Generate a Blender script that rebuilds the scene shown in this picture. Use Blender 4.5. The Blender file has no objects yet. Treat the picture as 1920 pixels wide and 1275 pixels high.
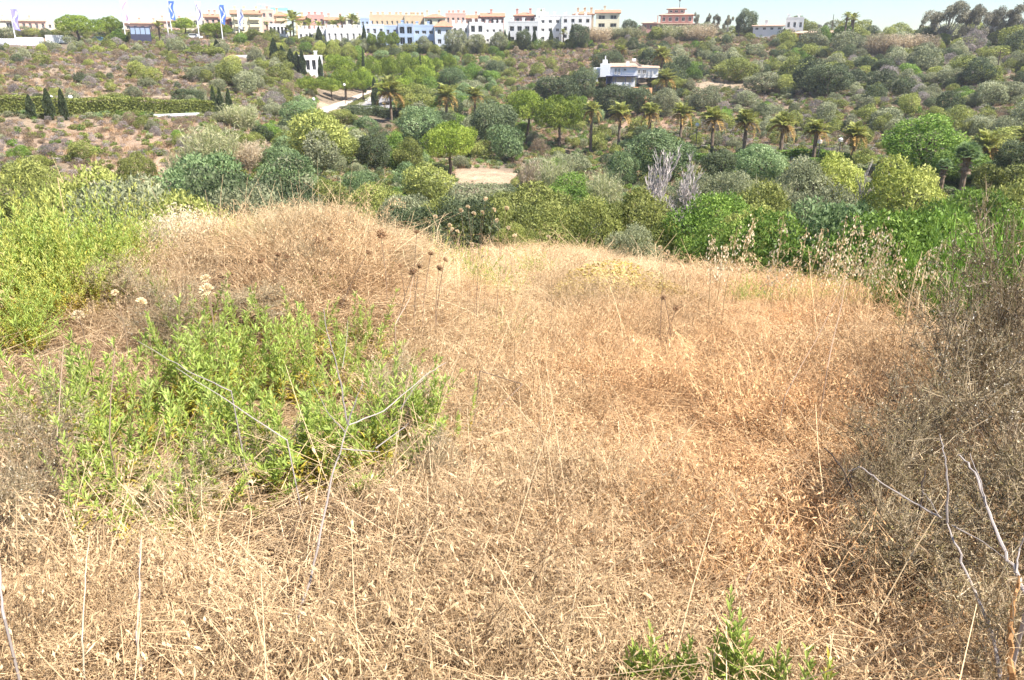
import bpy, math, random
import numpy as np
from mathutils import Vector
R = math.radians
rng = np.random.default_rng(7)
random.seed(7)
SC = bpy.context.scene
COL = SC.collection

# ------------------------------------------------------------------ camera, sky, sun, exposure
PITCH = R(20.0); FPX = 1478.0; CX, CY = 960.0, 637.5
cam = bpy.data.cameras.new('camera'); cam.sensor_width = 36.0; cam.lens = 36.0*FPX/1920.0
cam.clip_start = 0.05; cam.clip_end = 8000
camo = bpy.data.objects.new('camera', cam); COL.objects.link(camo)
camo.location = (0, 0, 0); camo.rotation_euler = (math.pi/2-PITCH, 0, 0)
SC.camera = camo
SUN_AZ, SUN_EL = R(120), R(54)           # clockwise from +Y
w = bpy.data.worlds.new('World'); SC.world = w; w.use_nodes = True
nt = w.node_tree; nt.nodes.clear()
sky = nt.nodes.new('ShaderNodeTexSky'); sky.sky_type = 'NISHITA'; sky.sun_disc = False
sky.sun_elevation = SUN_EL; sky.sun_rotation = SUN_AZ; sky.air_density = 1.0; sky.dust_density = 0.3; sky.ozone_density = 4.0
bg = nt.nodes.new('ShaderNodeBackground'); bg.inputs[1].default_value = 0.080
wo = nt.nodes.new('ShaderNodeOutputWorld'); nt.links.new(sky.outputs[0], bg.inputs[0]); nt.links.new(bg.outputs[0], wo.inputs[0])
sl = bpy.data.lights.new('sun', 'SUN'); sl.energy = 5.0; sl.angle = R(0.5); sl.color = (1, 0.95, 0.87)
so = bpy.data.objects.new('sun', sl); COL.objects.link(so)
sd = Vector((math.sin(SUN_AZ)*math.cos(SUN_EL), math.cos(SUN_AZ)*math.cos(SUN_EL), math.sin(SUN_EL)))
so.rotation_euler = sd.to_track_quat('Z', 'Y').to_euler(); so.location = (30, -10, 40)
SC.view_settings.view_transform = 'Standard'; SC.view_settings.look = 'None'
SC.view_settings.exposure = 1.22; SC.view_settings.gamma = 1.0
SC.view_settings.use_curve_mapping = False
SC.cycles.use_adaptive_sampling = True; SC.cycles.adaptive_threshold = 0.03
SC.cycles.max_bounces = 4; SC.cycles.diffuse_bounces = 2; SC.cycles.glossy_bounces = 2
SC.cycles.transmission_bounces = 3; SC.cycles.transparent_max_bounces = 4

# ------------------------------------------------------------------ projection helpers (a pixel of the photograph + a distance -> a place)
cp, sp = math.cos(PITCH), math.sin(PITCH)
def ray(px, py):
    a = (np.asarray(px, float)-CX)/FPX; b = -(np.asarray(py, float)-CY)/FPX
    x = a; y = cp+b*sp; z = -sp+b*cp
    h = np.hypot(x, y)
    return np.arctan2(x, y), z/h
def proj(x, y, z):
    d = y*cp-z*sp
    u = y*sp+z*cp
    return CX+FPX*x/d, CY-FPX*u/d, d
def zat(px, py, r):
    return ray(px, py)[1]*r

# ------------------------------------------------------------------ terrain
CTRL = []
def cz(az, r, z): CTRL.append((az, r, z))
for a in (-180, -120, -70, -45, -25, 0, 25, 45, 70, 120, 180):
    cz(R(a), 0.3, -1.6); cz(R(a), 1.2, -1.6)
for a in (-180, -120, 120, 180):
    cz(R(a), 6, -1.3); cz(R(a), 40, 3); cz(R(a), 150, 8); cz(R(a), 600, 12); cz(R(a), 4000, 10)
NEAR = {  # px: [(r, z)]
 -400: [(2,-1.66),(4,-1.85),(6,-1.8),(8,-2.0),(10,-2.8),(16,-5.0),(28,-8.5),(45,-12),(65,-13.5)],
 0:    [(2,-1.66),(4,-1.85),(6,-1.8),(8,-2.0),(10,-2.8),(16,-5.0),(28,-8.5),(45,-12),(65,-13.5)],
 330:  [(2,-1.68),(4,-1.95),(6,-1.85),(7.5,-1.85),(10,-2.8),(16,-5.0),(28,-8.5),(45,-12.5),(65,-14)],
 560:  [(2,-1.68),(4,-1.95),(5.4,-1.85),(7,-1.5),(8,-1.7),(10,-2.6),(16,-4.8),(28,-8.5),(45,-12.5),(65,-15)],
 720:  [(2,-1.68),(4,-1.95),(6,-2.0),(7.3,-1.9),(10,-2.75),(16,-4.8),(28,-8.5),(45,-12.5),(65,-15)],
 850:  [(2,-1.68),(4,-1.95),(7,-2.5),(10,-3.1),(14,-4.0),(22,-5.9),(32,-9.0),(48,-12.0),(70,-14.5)],
 1100: [(2,-1.68),(4,-1.95),(7,-2.5),(10,-3.1),(14,-4.0),(24,-6.3),(34,-9.4),(48,-12.0),(70,-14.5)],
 1350: [(2,-1.68),(4,-1.95),(7,-2.45),(10,-3.05),(14,-4.1),(24,-7.3),(34,-9.5),(48,-12.0),(65,-13.5)],
 1600: [(2,-1.66),(4,-1.9),(7,-2.35),(10,-3.0),(14,-4.4),(24,-7.8),(34,-10.0),(48,-12.0),(65,-13.2)],
 1920: [(2,-1.62),(4,-1.8),(7,-2.2),(10,-3.2),(14,-4.8),(24,-8.0),(34,-10.0),(48,-12.0),(65,-13.2)],
 2320: [(2,-1.62),(4,-1.8),(7,-2.2),(10,-3.2),(14,-4.8),(24,-8.0),(34,-10.0),(48,-12.0),(65,-13.2)]}
FARC = {  # px: [(py, r)]
 -400: [(340,85),(300,95),(250,108),(215,122),(160,160),(110,205),(88,260),(70,300),(58,380)],
 0:    [(340,85),(300,95),(250,108),(215,122),(160,160),(110,205),(90,260),(72,300),(58,380)],
 320:  [(330,85),(290,95),(250,108),(222,122),(150,165),(110,205),(80,245),(62,280),(58,330)],
 480:  [(340,80),(300,92),(228,125),(150,170),(110,205),(85,250),(68,300)],
 640:  [(345,80),(300,105),(235,145),(209,172),(178,205),(125,240),(95,265),(82,285),(75,300)],
 850:  [(336,104),(300,120),(235,150),(185,190),(125,240),(103,262),(88,280),(78,310)],
 1050: [(345,95),(268,148),(205,175),(160,205),(112,240),(82,275),(74,290)],
 1250: [(350,90),(272,130),(225,158),(170,190),(112,235),(72,280),(66,300)],
 1500: [(360,80),(292,115),(235,150),(170,190),(110,235),(74,280)],
 1700: [(370,75),(312,102),(245,140),(170,185),(110,235),(88,270)],
 1920: [(370,75),(300,108),(245,140),(170,180),(110,228),(76,265)],
 2320: [(370,75),(300,108),(245,140),(170,180),(110,228),(76,265)]}
for px, L in NEAR.items():
    a = math.atan((px-960)/FPX/math.cos(R(14)))*1.0
    for r, z in L: cz(a, r, z)
for px, L in FARC.items():
    for py, r in L:
        a, t = ray(px, py); cz(float(a), r, float(t)*r)
    a, t = ray(px, L[-1][0]); zl = float(t)*L[-1][1]
    cz(float(a), 480, zl-1.5); cz(float(a), 1200, zl-12); cz(float(a), 4000, zl-40)
CT = np.array(CTRL)
def feat(az, r): return np.stack([az/0.30, np.log(np.maximum(r, 0.2))*1.6], -1)
FC = feat(CT[:, 0], CT[:, 1]); EPS2 = 0.15
K = np.sqrt(((FC[:, None]-FC[None])**2).sum(-1)+EPS2)
n = len(FC); A = np.zeros((n+3, n+3)); A[:n, :n] = K + np.eye(n)*-0.01; A[:n, n] = 1; A[:n, n+1:] = FC; A[n, :n] = 1; A[n+1:, :n] = FC.T
COEF = np.linalg.solve(A, np.concatenate([CT[:, 2], np.zeros(3)]))
def vnoise(x, y, seed=0):
    xi = np.floor(x); yi = np.floor(y); fx = x-xi; fy = y-yi
    fx = fx*fx*(3-2*fx); fy = fy*fy*(3-2*fy)
    def h(a, b):
        s = np.sin(a*127.1+b*311.7+seed*74.7)*43758.5453
        return s-np.floor(s)
    return (h(xi, yi)*(1-fx)+h(xi+1, yi)*fx)*(1-fy)+(h(xi, yi+1)*(1-fx)+h(xi+1, yi+1)*fx)*fy*1.0
def fbm(x, y, seed=0, o=3):
    t = 0; a = 0.5
    for k in range(o):
        t = t+a*(vnoise(x, y, seed+k)-0.5); x = x*2.03; y = y*2.03; a *= 0.5
    return t
FLAT = []   # (x, y, radius) where the relief is smoothed
def tz(x, y):
    x = np.asarray(x, float); y = np.asarray(y, float)
    sh = x.shape; x = x.ravel(); y = y.ravel()
    r = np.maximum(np.hypot(x, y), 0.3); az = np.arctan2(x, y)
    out = np.empty_like(r)
    for s in range(0, len(r), 20000):
        f = feat(az[s:s+20000], r[s:s+20000])
        k = np.sqrt(((f[:, None]-FC[None])**2).sum(-1)+EPS2)
        out[s:s+20000] = k@COEF[:n]+COEF[n]+f@COEF[n+1:]
    m = np.ones_like(r)
    for fx, fy, fr in FLAT:
        m *= np.clip((np.hypot(x-fx, y-fy)/fr-0.7)/0.6, 0, 1)
    far = np.clip((r-40)/60, 0, 1)
    out += m*(fbm(x/9, y/9, 3)*2.2*far + fbm(x/1.3, y/1.3, 9)*0.16*(1-far)*np.clip(r/3, 0, 1) + fbm(x/2.6, y/2.6, 5)*0.5*far)
    return out.reshape(sh)
def tz1(x, y): return float(tz(np.array([x]), np.array([y]))[0])
RS = np.exp(np.linspace(np.log(1.2), np.log(420), 420))
def hit(px, py, rmin=1.2):
    a, t = ray(px, py); a = float(a); t = float(t)
    rs = RS[RS >= rmin]; xs = np.sin(a)*rs; ys = np.cos(a)*rs
    d = t*rs-tz(xs, ys)
    i = np.where(d < 0)[0]
    if len(i) == 0: i = [int(np.argmin(d))]
    r = rs[i[0]]
    return math.sin(a)*r, math.cos(a)*r, r
def at(px, r, py=None):
    if py is None:      # the height in the picture at which something standing on the ground there shows
        py = 350.0
        for _ in range(2):
            a = float(ray(px, py)[0]); tgt = (tz1(math.sin(a)*r, math.cos(a)*r)+min(.16*r, 2.0)*.6)/r
            lo, hi = -100.0, 1500.0
            for _ in range(22):
                m_ = (lo+hi)/2
                if float(ray(px, m_)[1]) > tgt: lo = m_
                else: hi = m_
            py = lo
    a = float(ray(px, py)[0]); return math.sin(a)*r, math.cos(a)*r

# ------------------------------------------------------------------ mesh helpers
class MB:
    def __init__(s): s.V = []; s.T = []; s.m = []; s.n = 0; s.k = []
    def quads(s, v, tint=0.5, mat=0):
        v = np.asarray(v, float).reshape(-1, 4, 3); s._add(v, tint, mat, 4)
    def tris(s, v, tint=0.5, mat=0):
        v = np.asarray(v, float).reshape(-1, 3, 3); s._add(v, tint, mat, 3)
    def _add(s, v, tint, mat, k):
        N = len(v)
        s.V.append(v.reshape(-1, 3)); s.T.append(np.repeat(np.broadcast_to(np.asarray(tint, float), (N,)), k))
        s.k.append(np.full(N, k)); s.m.append(np.full(N, mat))
    def box(s, x0, x1, y0, y1, z0, z1, tint=0.5, mat=0):
        c = np.array([[x0,y0,z0],[x1,y0,z0],[x1,y1,z0],[x0,y1,z0],[x0,y0,z1],[x1,y0,z1],[x1,y1,z1],[x0,y1,z1]])
        s.quads(c[np.array([[3,2,1,0],[4,5,6,7],[0,1,5,4],[1,2,6,5],[2,3,7,6],[3,0,4,7]])], tint, mat)
    def tubes(s, P, Rr, ns=3, tint=0.5, mat=0):
        """P (N,K,3) polylines, Rr (N,K) radii"""
        P = np.asarray(P, float); Rr = np.broadcast_to(np.asarray(Rr, float), P.shape[:2])
        d = np.gradient(P, axis=1); d /= np.linalg.norm(d, axis=-1, keepdims=True)+1e-9
        ref = np.where(np.abs(d[..., 2:3]) > 0.9, np.array([1.0, 0, 0]), np.array([0, 0, 1.0]))
        ref = np.broadcast_to(ref[:, :1], d.shape)
        u = np.cross(d, ref); u /= np.linalg.norm(u, axis=-1, keepdims=True)+1e-9
        v = np.cross(d, u)
        th = np.arange(ns)*2*math.pi/ns
        ring = P[:, :, None]+Rr[..., None, None]*(u[:, :, None]*np.cos(th)[None, None, :, None]+v[:, :, None]*np.sin(th)[None, None, :, None])
        a = ring[:, :-1]; b = ring[:, 1:]; a2 = np.roll(a, -1, 2); b2 = np.roll(b, -1, 2)
        q = np.stack([a, a2, b2, b], 3).reshape(-1, 4, 3)
        t = np.repeat(np.broadcast_to(np.asarray(tint, float), (P.shape[0],)), (P.shape[1]-1)*ns)
        s.quads(q, t, mat)
    def ribbons(s, P, W, side, tint=0.5, mat=0):
        P = np.asarray(P, float); W = np.broadcast_to(np.asarray(W, float), P.shape[:2])
        side = side[:, None]
        a = P-side*W[..., None]/2; b = P+side*W[..., None]/2
        q = np.stack([a[:, :-1], b[:, :-1], b[:, 1:], a[:, 1:]], 2).reshape(-1, 4, 3)
        s.quads(q, np.repeat(np.broadcast_to(np.asarray(tint, float), (P.shape[0],)), P.shape[1]-1), mat)
    def cards(s, P, D, U, L, W, tint=0.5, mat=0):
        L = np.broadcast_to(np.asarray(L, float), (len(P),))[:, None]; W = np.broadcast_to(np.asarray(W, float), (len(P),))[:, None]
        s.quads(np.stack([P, P+D*L*.45+U*W*.5, P+D*L, P+D*L*.45-U*W*.5], 1), tint, mat)
    def mesh(s, name, mats, smooth=False):
        me = bpy.data.meshes.new(name)
        V = np.concatenate(s.V); k = np.concatenate(s.k)
        me.vertices.add(len(V)); me.vertices.foreach_set('co', V.astype(np.float32).ravel())
        me.loops.add(len(V)); me.loops.foreach_set('vertex_index', np.arange(len(V), dtype=np.int32))
        me.polygons.add(len(k)); st = np.concatenate([[0], np.cumsum(k)[:-1]]).astype(np.int32)
        me.polygons.foreach_set('loop_start', st)
        if isinstance(mats, (list, tuple)) is False: mats = [mats]
        for m in mats: me.materials.append(m)
        me.polygons.foreach_set('material_index', np.concatenate(s.m).astype(np.int32))
        me.update(calc_edges=True)
        a = me.attributes.new('tint', 'FLOAT', 'POINT'); a.data.foreach_set('value', np.concatenate(s.T).astype(np.float32))
        if smooth: me.shade_smooth()
        return me
def unit(v): return v/(np.linalg.norm(v, axis=-1, keepdims=True)+1e-9)
def rdir(N): return unit(rng.normal(size=(N, 3)))
def perp(D):
    return unit(np.cross(D, rdir(len(D))))

# ------------------------------------------------------------------ objects
def ob(name, data, parent=None, loc=(0, 0, 0), rot=(0, 0, 0), scl=(1, 1, 1), kind=None):
    o = bpy.data.objects.new(name, data); COL.objects.link(o)
    if parent is not None: o.parent = parent
    o.location = loc; o.rotation_euler = rot
    o.scale = scl if hasattr(scl, '__len__') else (scl,)*3
    if kind: o['kind'] = kind
    return o
def tag(o, label, cat, group=None):
    o['label'] = label; o['category'] = cat
    if group: o['group'] = group
    return o

# ------------------------------------------------------------------ materials
def lin(c): return tuple(((x/255.0)/12.92 if x/255.0 < .04045 else ((x/255.0+.055)/1.055)**2.4) for x in c)
MATS = {}
def veg(name, c0, c1, c2=None, trans=0.3, rough=0.6, rnd=0.25, wn=None, inst=False):
    """leaf or straw: colour runs c0..c1(..c2) with the per-leaf tint, varies per plant"""
    if name in MATS: return MATS[name]
    m = bpy.data.materials.new(name); m.use_nodes = True; N = m.node_tree.nodes; L = m.node_tree.links; N.clear()
    at_ = N.new('ShaderNodeAttribute'); at_.attribute_name = 'tint'
    rp = N.new('ShaderNodeValToRGB'); e = rp.color_ramp.elements
    e[0].color = (*c0, 1); e[1].color = (*(c2 or c1), 1)
    if c2:
        k = e.new(0.5); k.color = (*c1, 1)
    L.new(at_.outputs['Fac'], rp.inputs[0])
    oi = N.new('ShaderNodeObjectInfo')
    mr = N.new('ShaderNodeMapRange'); mr.inputs[3].default_value = 1-rnd; mr.inputs[4].default_value = 1+rnd
    L.new(oi.outputs['Random'], mr.inputs[0])
    mx = N.new('ShaderNodeMix'); mx.data_type = 'RGBA'; mx.blend_type = 'MULTIPLY'; mx.inputs[0].default_value = 1
    L.new(rp.outputs[0], mx.inputs[6])
    cb = N.new('ShaderNodeCombineColor'); L.new(mr.outputs[0], cb.inputs[0]); L.new(mr.outputs[0], cb.inputs[1]); L.new(mr.outputs[0], cb.inputs[2])
    L.new(cb.outputs[0], mx.inputs[7]); col = mx.outputs[2]
    if inst:
        ai = N.new('ShaderNodeAttribute'); ai.attribute_type = 'INSTANCER'; ai.attribute_name = 'icol'
        m2 = N.new('ShaderNodeMix'); m2.data_type = 'RGBA'; m2.blend_type = 'MULTIPLY'; m2.inputs[0].default_value = 1
        L.new(col, m2.inputs[6]); L.new(ai.outputs['Color'], m2.inputs[7]); col = m2.outputs[2]
    pb = N.new('ShaderNodeBsdfPrincipled'); pb.inputs['Roughness'].default_value = rough; pb.inputs['Specular IOR Level'].default_value = 0.25
    L.new(col, pb.inputs['Base Color'])
    out = N.new('ShaderNodeOutputMaterial')
    if trans > 0:
        tr = N.new('ShaderNodeBsdfTranslucent'); L.new(col, tr.inputs[0])
        ms = N.new('ShaderNodeMixShader'); ms.inputs[0].default_value = trans
        L.new(pb.outputs[0], ms.inputs[1]); L.new(tr.outputs[0], ms.inputs[2]); L.new(ms.outputs[0], out.inputs[0])
    else: L.new(pb.outputs[0], out.inputs[0])
    MATS[name] = m; return m
def solid(name, c, rough=0.8, spec=0.3, noise=0.0, scale=3.0, c2=None, metal=0.0):
    if name in MATS: return MATS[name]
    m = bpy.data.materials.new(name); m.use_nodes = True; N = m.node_tree.nodes; L = m.node_tree.links
    pb = N['Principled BSDF']; pb.inputs['Roughness'].default_value = rough; pb.inputs['Specular IOR Level'].default_value = spec; pb.inputs['Metallic'].default_value = metal
    if noise > 0:
        ns = N.new('ShaderNodeTexNoise'); ns.inputs['Scale'].default_value = scale; ns.inputs['Detail'].default_value = 5
        tc = N.new('ShaderNodeTexCoord'); L.new(tc.outputs['Object'], ns.inputs['Vector'])
        rp = N.new('ShaderNodeValToRGB'); rp.color_ramp.elements[0].position = 0.3; rp.color_ramp.elements[1].position = 0.7
        cc = c2 or tuple(x*(1-noise) for x in c)
        rp.color_ramp.elements[0].color = (*cc, 1); rp.color_ramp.elements[1].color = (*c, 1)
        L.new(ns.outputs[0], rp.inputs[0]); L.new(rp.outputs[0], pb.inputs['Base Color'])
    else: pb.inputs['Base Color'].default_value = (*c, 1)
    MATS[name] = m; return m

# ------------------------------------------------------------------ ground
SOIL = []  # (x, y, rx, colour, strength)
def soil(px, py, rad, c, s=1.0, rmin=60):
    x, y, r = hit(px, py, rmin); SOIL.append((x, y, rad, c, s))
SAND = (0.48, 0.345, 0.235); RED = (0.36, 0.245, 0.17); TAN = (0.36, 0.28, 0.195)
xr, yr, rr = hit(672, 192, 100); FLAT.append((xr, yr, 32))
for px, py, rad, c, s in [(905,326,6,SAND,.9),(940,333,6,SAND,.9),(872,330,5,SAND,.8),(450,305,6,SAND,.9),(300,325,6,SAND,.8),(1370,158,9,TAN,1),(1335,165,8,TAN,1),(1395,153,8,TAN,1),
    (1190,228,9,RED,1),(1245,240,10,RED,.9),(1290,225,8,RED,.8),(1165,245,6,RED,.8),(430,86,13,RED,.8),(470,96,10,TAN,.8),(700,96,9,RED,1),(740,98,9,RED,.9),(780,100,8,RED,.7),
    (890,108,8,RED,.9),(925,102,9,TAN,.8),(130,112,14,RED,.5),(250,150,20,RED,.45),(150,140,25,TAN,.5),(240,190,16,TAN,.7),(120,250,14,TAN,.6),(200,262,14,RED,.5),(330,262,12,RED,.4),
    (610,200,7,SAND,.9),(640,178,8,TAN,.7),(80,75,10,RED,.6),(40,72,9,SAND,.6),(190,55,9,TAN,.8),(1340,72,12,TAN,.6),(1400,76,10,RED,.5),(1200,62,8,TAN,.7),(1820,120,12,TAN,.6),(1880,140,12,RED,.5),
    (1880,100,8,(0.6,0.52,0.42),.8),(1820,112,5,(0.6,0.52,0.42),.8),(820,310,7,SAND,.6),(755,345,5,SAND,.5),(1420,170,7,TAN,.6)]:
    soil(px, py, rad, c, s)
def build_ground():
    azs = np.concatenate([np.arange(-180, -42, 4.0), np.arange(-42, 42.01, 0.33), np.arange(46, 180.1, 4.0)])
    azs[-1] = 180.0
    rs = np.exp(np.concatenate([[math.log(0.05)], np.linspace(math.log(0.5), math.log(420), 300), np.linspace(math.log(450), math.log(4000), 20)]))
    A_, R_ = np.meshgrid(R(1)*azs, rs); X = np.sin(A_)*R_; Y = np.cos(A_)*R_; Z = tz(X, Y)
    nr, na = X.shape
    me = bpy.data.meshes.new('ground'); V = np.stack([X, Y, Z], -1).reshape(-1, 3)
    me.vertices.add(len(V)); me.vertices.foreach_set('co', V.astype(np.float32).ravel())
    i = np.arange(nr-1)[:, None]*na+np.arange(na-1)[None]
    q = np.stack([i, i+na, i+na+1, i+1], -1).reshape(-1, 4)[:, ::-1]
    me.loops.add(q.size); me.loops.foreach_set('vertex_index', q.astype(np.int32).ravel())
    me.polygons.add(len(q)); me.polygons.foreach_set('loop_start', (np.arange(len(q))*4).astype(np.int32))
    me.update(calc_edges=True)
    x, y = V[:, 0], V[:, 1]; r = np.hypot(x, y)
    c = np.zeros((len(V), 4), np.float32); c[:, 3] = 1
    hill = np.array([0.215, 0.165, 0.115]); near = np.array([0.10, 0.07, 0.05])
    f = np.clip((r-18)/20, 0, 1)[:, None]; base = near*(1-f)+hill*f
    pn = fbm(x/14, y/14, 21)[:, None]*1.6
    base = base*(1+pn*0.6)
    for sx, sy, rad, cc, s in SOIL:
        d = np.hypot(x-sx, y-sy)/rad+fbm(x/2.2, y/2.2, 31)*0.9
        k = (np.clip(1.25-d, 0, 1)*s)[:, None]; k = np.clip(k*2, 0, s)
        base = base*(1-k)+np.array(cc)*k
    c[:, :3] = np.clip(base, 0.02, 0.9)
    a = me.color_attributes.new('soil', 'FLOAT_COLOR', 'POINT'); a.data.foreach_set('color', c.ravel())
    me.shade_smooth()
    m = bpy.data.materials.new('ground_soil'); m.use_nodes = True; N = m.node_tree.nodes; L = m.node_tree.links
    pb = N['Principled BSDF']; pb.inputs['Roughness'].default_value = 0.95; pb.inputs['Specular IOR Level'].default_value = 0.1
    at_ = N.new('ShaderNodeAttribute'); at_.attribute_name = 'soil'
    tc = N.new('ShaderNodeNewGeometry'); prev = at_.outputs['Color']
    for sc_, lo, hi in ((0.6, 0.7, 1.25), (3.5, 0.7, 1.3), (30, 0.6, 1.4)):
        ns = N.new('ShaderNodeTexNoise'); ns.inputs['Scale'].default_value = sc_; ns.inputs['Detail'].default_value = 6; ns.inputs['Roughness'].default_value = .65
        L.new(tc.outputs['Position'], ns.inputs['Vector'])
        mr = N.new('ShaderNodeMapRange'); mr.inputs[1].default_value = .3; mr.inputs[2].default_value = .7; mr.inputs[3].default_value = lo; mr.inputs[4].default_value = hi
        L.new(ns.outputs[0], mr.inputs[0])
        mx = N.new('ShaderNodeVectorMath'); mx.operation = 'SCALE'; L.new(prev, mx.inputs[0]); L.new(mr.outputs[0], mx.inputs['Scale']); prev = mx.outputs[0]
    L.new(prev, pb.inputs['Base Color'])
    bp = N.new('ShaderNodeBump'); bp.inputs['Strength'].default_value = 0.5; bp.inputs['Distance'].default_value = 0.3; L.new(ns.outputs[0], bp.inputs['Height']); L.new(bp.outputs[0], pb.inputs['Normal'])
    me.materials.append(m)
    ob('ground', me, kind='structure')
build_ground()

# ------------------------------------------------------------------ vegetation meshes (all in a unit box: width 1, height 1, base at the origin)
def norm_box(P, D=None):
    return P
def lobes_crown(mb, nl, ncard, size, zc=0.55, rx=0.36, rz=0.36, lr=(0.14, 0.24), up=0.3, flat_bottom=True, tvar=0.7, rand=0.48, aspect=0.5):
    th = rng.uniform(0, 2*math.pi, nl); u = rng.uniform(-0.5 if flat_bottom else -1, 1, nl); q = np.sqrt(1-u*u)*rng.uniform(0.6, 1, nl)
    C = np.stack([rx*q*np.cos(th), rx*q*np.sin(th), zc+rz*u*rng.uniform(.7, 1, nl)], -1)
    LR = rng.uniform(*lr, nl); LT = rng.uniform(-.5, .5, nl)*tvar
    C = np.concatenate([C, [[0, 0, zc]]]); LR = np.append(LR, min(rx, rz)*0.95); LT = np.append(LT, 0)
    w_ = LR**2; idx = rng.choice(len(C), ncard*2, p=w_/w_.sum())
    d = rdir(ncard*2); rad = rng.uniform(.72, 1.08, ncard*2)
    P = C[idx]+d*(LR[idx]*rad)[:, None]
    dist = np.linalg.norm(P[:, None]-C[None], axis=-1)/LR[None]
    dist[np.arange(len(P)), idx] = 9
    keep = (dist.min(1) > 0.72) & (P[:, 2] > 0.0)
    P = P[keep][:ncard]; d = d[keep][:ncard]; idx = idx[keep][:ncard]
    nrm = unit(d*(1-rand)+rdir(len(P))*rand)
    D = unit(np.cross(nrm, rdir(len(P)))+np.array([0, 0, up])); U = unit(np.cross(nrm, D))
    L = size*rng.uniform(.6, 1.3, len(P))
    t = np.clip(0.48+LT[idx]+rng.normal(0, .12, len(P)), 0, 1)
    mb.cards(P, D, U, L, L*aspect*rng.uniform(.7, 1.3, len(P)), t)
def trunk_mesh(name, mat, h=0.5, r=0.035, nb=4, spread=0.25, top=0.75, lean=0.03):
    mb = MB(); K = 5; z = np.linspace(-0.03, h, K)
    P = np.stack([np.cumsum(rng.normal(0, lean, K))*0.6, np.cumsum(rng.normal(0, lean, K))*0.6, z], -1); P -= P[0]*[1, 1, 0]
    mb.tubes(P[None], (np.linspace(1.25, .7, K)*r)[None], 7, .5)
    B = []; RB = []
    for k in range(nb):
        a = 2*math.pi*(k+rng.uniform(0, .5))/nb; s = P[-1]*.999
        e = s+np.array([math.cos(a)*spread, math.sin(a)*spread, top-h])
        m = (s+e)/2+rng.normal(0, .02, 3)
        B.append([s, m, e]); RB.append([r*.6, r*.4, r*.15])
        for j in range(2):
            e2 = m+(e-m)*.6+rng.normal(0, .09, 3); B.append([m, (m+e2)/2+rng.normal(0, .02, 3), e2]); RB.append([r*.3, r*.2, r*.08])
    mb.tubes(np.array(B), np.array(RB), 5, .5)
    return mb.mesh(name, mat)
bark = solid('bark', (0.16, 0.12, 0.09), .9, .1, .4, 20)
greybark = solid('grey_bark', (0.42, 0.38, 0.35), .9, .1, .3, 15)

V_OLIVE = dict(c0=(0.10,0.12,0.03), c1=(0.215,0.255,0.06), c2=(0.38,0.41,0.11))
V_DARK = dict(c0=(0.045,0.065,0.025), c1=(0.095,0.13,0.055), c2=(0.18,0.22,0.10))
V_GREY = dict(c0=(0.12,0.14,0.065), c1=(0.235,0.265,0.13), c2=(0.37,0.39,0.22))
V_BROWN = dict(c0=(0.17,0.115,0.075), c1=(0.29,0.215,0.14), c2=(0.42,0.33,0.225))
V_BRIGHT = dict(c0=(0.07,0.13,0.02), c1=(0.15,0.25,0.04), c2=(0.27,0.37,0.07))
V_YEL = dict(c0=(0.16,0.20,0.03), c1=(0.30,0.35,0.07), c2=(0.44,0.47,0.14))
V_BLUE = dict(c0=(0.08,0.13,0.045), c1=(0.17,0.255,0.095), c2=(0.31,0.40,0.18))
V_PINE = dict(c0=(0.08,0.13,0.012), c1=(0.20,0.28,0.035), c2=(0.38,0.46,0.08))
V_EUC = dict(c0=(0.13,0.135,0.08), c1=(0.24,0.24,0.15), c2=(0.38,0.35,0.25))
V_TWIG = dict(c0=(0.2,0.17,0.15), c1=(0.32,0.27,0.25), c2=(0.46,0.40,0.37))
KIN = {'olive': V_OLIVE, 'dark': V_DARK, 'grey': V_GREY, 'brown': V_BROWN, 'bright': V_BRIGHT, 'yellow': V_YEL, 'blue': V_BLUE, 'pine': V_PINE, 'euc': V_EUC, 'twig': V_TWIG}
for _k in KIN:
    if _k not in ('brown', 'twig'): KIN[_k] = {a: (b[0]*1.26, b[1]*1.18, b[2]*1.30) for a, b in KIN[_k].items()}
def vm(k, inst=False): return veg(k+'_foliage'+('_mass' if inst else ''), **KIN[k], inst=False)

SHR = {}
for k in ('olive', 'dark', 'grey', 'brown', 'bright', 'blue', 'yellow', 'twig'):
    for v in range(3):
        mb = MB(); lobes_crown(mb, 12+4*v, 4200, 0.055, zc=0.42, rx=0.33, rz=0.36, lr=(.15, .25), up=.5, aspect=.45 if k not in ('twig', 'brown') else .22)
        SHR[k, v] = mb.mesh('shrub_'+k, vm(k))
FINE = {}
for k in ('olive', 'dark', 'grey', 'bright', 'blue', 'yellow', 'pine'):
    for v in range(2):
        mb = MB(); lobes_crown(mb, 30, 15000, 0.032, zc=0.45, rx=0.36, rz=0.38, lr=(.11, .19), up=.7, aspect=.4)
        FINE[k, v] = mb.mesh('fine_'+k, vm(k))
TREE = {}
def reg(key, crown, trunk): TREE.setdefault(key, []).append((crown, trunk))
for v in range(3):   # stone pines
    mb = MB(); lobes_crown(mb, 44, 11000, 0.038, zc=0.65, rx=0.40, rz=0.27, lr=(.08, .14), up=.9, rand=.5, aspect=.35, tvar=.6)
    reg('pine', mb.mesh('pine_crown', vm('pine')), trunk_mesh('pine_trunk', bark, .5, .026, 6, .26, .62))
for k in ('olive', 'dark', 'bright', 'yellow', 'blue', 'grey'):
    for v in range(2):
        mb = MB(); lobes_crown(mb, 34, 12000, 0.036, zc=0.54, rx=0.37, rz=0.38, lr=(.11, .19), up=.4, flat_bottom=False, aspect=.5, tvar=.7)
        reg('round_'+k, mb.mesh('tree_crown_'+k, vm(k)), trunk_mesh('tree_trunk', bark, .3, .03, 5, .22, .7))
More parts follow.
